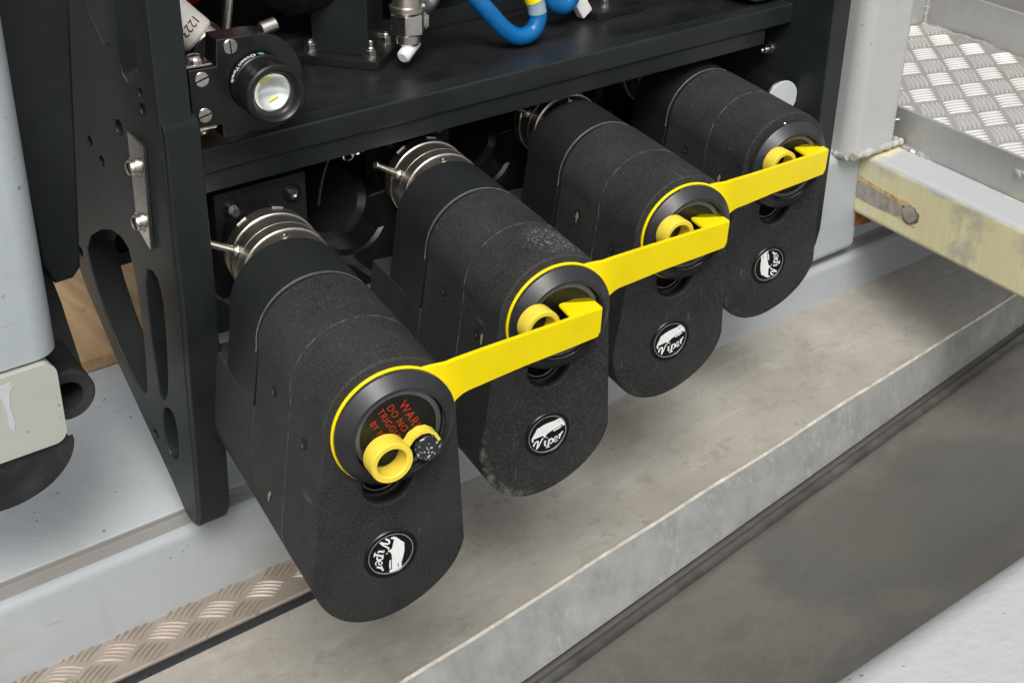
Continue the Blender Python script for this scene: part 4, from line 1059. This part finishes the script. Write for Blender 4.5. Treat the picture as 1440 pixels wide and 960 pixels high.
def wrap_text(body, size, R, z, start_deg, depth=0.0001, shear=0.0, offset=0.0, flip=1):
    bm = text(body, size, depth, shear, offset, 'LEFT', 1.0)
    for v in bm.verts:
        a = rad(start_deg) + flip * v.co.x / R; r = R + v.co.z + 0.0001
        v.co = Vector((r * math.cos(a), r * math.sin(a), z - v.co.y))
    return bm
obj('lettering', wrap_text('OceanTools', 0.0052, 0.0202, 0.0266, 84, shear=0.1, offset=0.0, flip=-1), 'print', lamp)
o = obj('logo_square', box(-0.0017, 0.0017, -0.00015, 0.00015, -0.0017, 0.0017), 'teal', lamp)
o.matrix_local = Matrix.Rotation(rad(94), 4, 'Z') @ Matrix.Translation((0.02025, 0, 0.0266)) @ Matrix.Rotation(rad(90), 4, 'Z')
# clamp block round the barrel (outline in the lamp's x-y plane; -x is left in the picture)
xs = 1
co = [(-0.0470, -0.0270), (-0.0100, -0.0330), (0.010, -0.0315)] + arc(0.0, 0.0, 0.0330, -70, 96, 24) + [(-0.0105, 0.0345), (-0.0290, 0.0345), (-0.0300, 0.0130), (-0.0470, 0.0130)]
co = [(-x, y) for x, y in [(-0.0470, -0.0255), (-0.0270, -0.0255), (-0.0270, -0.0345), (0.012, -0.0345)] + arc(0.0, 0.0, 0.0320, -64, 92, 24) + [(-0.0045, 0.0320), (-0.0265, 0.0320), (-0.0280, 0.0145), (-0.0470, 0.0145)]]
cl = plate(co, [circ(0, 0, 0.0199, 40)], 0.020, 0.0008, 'xy', 0.0315)
clamp = obj('lamp_clamp', cl, 'black', lamp)
def slot_screw(x, y, ang):
    p = Vector((x, y, 0.0314))
    s_ = obj('slotted_screw', place(lathe([(0.0, 0.0008), (0.0046, 0.0008), (0.0051, 0.0003), (0.0051, -0.001)], 28), p, (0, 0, -1)), 'steel', clamp)
    bm = box(-0.0047, 0.0047, -0.0005, 0.0005, -0.0003, 0.0003)
    bmesh.ops.transform(bm, matrix=Matrix.Translation(p + Vector((0, 0, -0.0007))) @ Matrix.Rotation(ang, 4, 'Z'), verts=bm.verts)
    obj('screw_slot', bm, 'hole', clamp)
FX = frame(LA)   # columns: lamp x, y, axis
for x, y, a in ((0.0175, 0.0262, 1.5), (0.0385, 0.0075, -0.3), (0.0385, -0.0170, -0.25)): slot_screw(x, y, a)
obj('split_line', box(-0.0004, 0.0004, 0.0218, 0.0318, 0.0312, 0.0318), 'hole', clamp).matrix_local = Matrix.Translation((0.0015, 0, 0))
# straps from the clamp to the side plate with pan screws
for nm, yy, hd in (('top', 0.0150, 1), ('bot', -0.0275, -1)):
    o = obj('bracket_strip', box(0.030, 0.078, yy, yy + 0.0020, 0.0330, 0.0460, 0.0006, 2), 'steel', lamp)
    s_ = obj('pan_screw', place(pan_head(0.0062), (0.0395, yy + (0.0021 if hd > 0 else -0.0001), 0.0395), (0, hd, 0)), 'steel', lamp)
obj('side_screw', place(pan_head(0.0030), (0.0470, -0.0035, 0.040), (1, 0, 0)), 'steel', lamp)
obj('hinge_pin', cyl((-0.0060, 0.0330, 0.036), (-0.97, 0.20, 0.05), 0.0045, 0.0115, 20, 0.0006), 'steel', lamp)
# cable boot and white sleeve behind the lamp
boot = obj('cable_boot', cyl((0.008, 0.004, 0.0640), (0.45, 0.05, 0.9), 0.0165, 0.020, 32, 0.004), 'black', lamp)
def between(p, q, r, seg=28, bev=0.0): 
    p, q = Vector(p), Vector(q); return cyl(p, q - p, r, (q - p).length, seg, bev)
c0 = Vector((0.0500, 0.283, 0.1440)); c1_ = Vector((0.012, 0.312, 0.186))
cab = thing('lamp_cable', 'cable in an off white sleeve printed 1223 leaving the back of the lamp', 'cable', Matrix.Translation(c0) @ frame(c1_ - c0))
lc = (c1_ - c0).length
obj('sleeve', lathe([(0, 0.009), (0.0125, 0.009), (0.0136, 0.0105), (0.0142, 0.030), (0.0128, lc), (0, lc)], 32), 'whitetape', cab)
obj('gland_ring', lathe([(0, 0), (0.0138, 0), (0.0142, 0.002), (0.0138, 0.0088), (0, 0.0088)], 32), 'steel', cab)
va = (cab.matrix_world.inverted() @ Vector((-0.20, -0.35, 0.40)))
a0 = math.degrees(math.atan2(va.y, va.x))
obj('printed_number', wrap_text('1223', 0.0085, 0.0141, 0.0190, a0 + 38, flip=-1), 'ink', cab)
# black mounting block with four lock nuts
FR = Vector((0.1935, 0.3020, 0)); NN = [Vector((0.1772, 0.3616, 0)), Vector((0.2068, 0.3198, 0)), Vector((0.2370, 0.3427, 0)), Vector((0.2075, 0.3845, 0))]
mb = thing('mounting_block', 'black square mounting block bolted down with lock nuts on the deck beside the lamp', 'mount', Vector((0.207, 0.352, Z0)))
ex = (NN[2] - NN[1]).normalized(); ey = (NN[0] - NN[1]).normalized()
BM_ = Matrix((ex, ey, Vector((0, 0, 1)))).transposed().to_4x4()
obj('base_flange', box(-0.029, 0.029, -0.036, 0.036, 0.0, 0.0075, 0.001, 2), 'acetal_top', mb, BM_)
obj('column', box(-0.0185, 0.0185, -0.0235, 0.0235, 0.0075, 0.0560, 0.0008, 2), 'acetal', mb, BM_)
for p in NN: nut_stack(mb, Vector((p.x, p.y, Z0 + 0.0075)) - mb.matrix_world.translation, (0, 0, 1), 0.0088, 0.0065 if p is NN[1] else 0.003)
# big dark housing above
hz = thing('valve_housing', 'large black housing above the mounting block at the top edge', 'housing', Vector((0.24, 0.37, 0.165)))
obj('housing_shell', cyl((-0.085, 0.0, 0.0), (1, 0.10, -0.06), 0.0385, 0.165, 48, 0.006), 'black', hz)
obj('housing_band', lathe([(0.0386, 0), (0.0402, 0.001), (0.0402, 0.016), (0.0386, 0.017)], 48, None, Matrix.Translation((-0.030, 0.006, -0.003)) @ frame((1, 0.10, -0.06))), 'acetal', hz)
obj('housing_screw', place(pan_head(0.0042), (0.022, -0.034, -0.018), (0.1, -0.9, -0.4)), 'steel', hz)
# steel connector hanging from the housing
cn = thing('steel_connector', 'hexagonal steel connector with a white nylon cap hanging above the deck', 'connector', Vector((0.2300, 0.302, 0.1075)))
obj('hex_body', place(nut(0.0255, 0.0175), (0, 0, 0.0085), (0, 0, 1), roll=0.35), 'steel', cn)
obj('collar_ring', lathe([(0.0128, 0.0262), (0.0138, 0.0270), (0.0138, 0.0305), (0.0115, 0.0312), (0.0105, 0.0420), (0, 0.0420)], 32), 'brushed', cn)
obj('lower_ring', lathe([(0, 0.0), (0.0088, 0.0), (0.0104, 0.002), (0.0104, 0.0088), (0, 0.0088)], 28), 'steel', cn)
obj('nylon_cap', cyl((0.008, 0.001, 0.001), (-0.95, -0.45, -0.42), 0.0056, 0.0225, 24, 0.0018), 'nylon', cn)
obj('side_clip', tube([(0.013, 0.003, 0.028), (0.019, 0.004, 0.021), (0.0215, 0.004, 0.014), (0.0195, 0.0035, 0.008)], 0.0017, 8), 'steel', cn)
obj('side_lug', box(0.013, 0.0205, -0.001, 0.006, 0.010, 0.020, 0.0008, 2), 'steel', cn)
obj('elbow', tube([(0.012, 0.008, 0.026), (0.024, 0.012, 0.024), (0.033, 0.014, 0.030), (0.036, 0.016, 0.042)], 0.0085, 16), 'brushed', cn)
# blue hoses
h1 = thing('blue_hose', 'blue hose bent in a U above the deck with a yellow and grey sleeve', 'hose', Vector((0.3413, 0.29, 0.0980)))
oo = h1.matrix_world.translation
path = [(0.262, 0.315, 0.185), (0.2901, 0.300, 0.1405), (0.3033, 0.293, 0.1225), (0.3175, 0.290, 0.1065), (0.3310, 0.288, 0.0985), (0.3440, 0.287, 0.1000), (0.3505, 0.287, 0.1085), (0.3510, 0.288, 0.1165)]
obj('hose_body', tube([Vector(p) - oo for p in path], 0.0073, 20), 'blue', h1)
obj('hose_sleeve', tube([Vector(p) - oo for p in ((0.3510, 0.288, 0.1150), (0.3500, 0.2885, 0.1205), (0.3480, 0.289, 0.1262))], 0.0077, 20), 'hosegrey', h1)
obj('hose_tape', tube([Vector(p) - oo for p in ((0.3482, 0.289, 0.1255), (0.3455, 0.290, 0.1330), (0.3410, 0.291, 0.1450), (0.335, 0.293, 0.165))], 0.0080, 20), 'hoseyellow' if 'hoseyellow' in MAT else 'yellow', h1)
h2 = thing('blue_hose', 'second blue hose hanging in a short loop at the top edge beside a white fitting', 'hose', Vector((0.40, 0.31, 0.110)))
oo = h2.matrix_world.translation
path = [(0.372, 0.318, 0.165), (0.3795, 0.314, 0.128), (0.3870, 0.311, 0.1135), (0.3980, 0.309, 0.1085), (0.4060, 0.309, 0.1150), (0.4090, 0.310, 0.1290), (0.407, 0.313, 0.165)]
obj('hose_body', tube([Vector(p) - oo for p in path], 0.0080, 20), 'blue', h2)
obj('white_fitting', box(-0.0065, 0.0065, -0.005, 0.005, -0.009, 0.009, 0.002, 2), 'nylon', h2, Matrix.Translation((0.0225, 0.004, -0.0075)) @ Matrix.Rotation(rad(-35), 4, 'Y'))
obj('fitting_nut', place(nut(0.0150, 0.022), (0.0205, 0.006, 0.0010), (0.25, 0, 1)), 'nylon', h2)
# right hand foot with stud nut
fb = thing('stud_block', 'black foot block with a steel stud nut at the top edge, right of the hoses', 'mount', Vector((0.457, 0.345, Z0)))
obj('foot_flange', box(-0.022, 0.035, -0.040, 0.03, 0.0, 0.0065, 0.001, 2), 'acetal_top', fb)
obj('foot_column', box(-0.022, 0.035, -0.006, 0.03, 0.0065, 0.09, 0.001, 2), 'acetal', fb)
nut_stack(fb, (0.0, -0.0235, 0.0065), (0, 0, 1), 0.0088, 0.0075)
dk = thing('round_housing', 'black round housing with a shiny rim at the top edge by the right side plate', 'housing', Vector((0.596, 0.275, 0.118)))
obj('housing_shell', lathe([(0, -0.02), (0.0270, -0.02), (0.0290, -0.017), (0.0290, 0.06), (0, 0.06)], 48), 'black', dk, frame((0.15, 0.95, -0.25)))
obj('rim', lathe([(0.0285, -0.012), (0.0302, -0.011), (0.0302, -0.004), (0.0285, -0.003)], 48, closed=True), 'steel', dk, frame((0.15, 0.95, -0.25)))
rd = thing('steel_rod', 'slanted steel rod rising behind the lamp', 'rod', Vector((0.080, 0.335, 0.1290)))
obj('rod', tube([(0, 0, -0.04), (0.0145, 0.0, 0.0292), (0.034, 0, 0.12)], 0.0042, 16, smooth=0), 'steel', rd)
tag(obj('red_buoy', lathe([(0, -0.03), (0.02, -0.026), (0.032, -0.012), (0.034, 0.0), (0.034, 0.06), (0, 0.06)], 40, None, Matrix.Translation((0.0900, 0.40, 0.1720)) @ frame((0.5, 0.1, 0.6))), 'red'), 'red rounded casing at the top edge above the printed cable', 'casing')
print('treads', n_l, n_r)
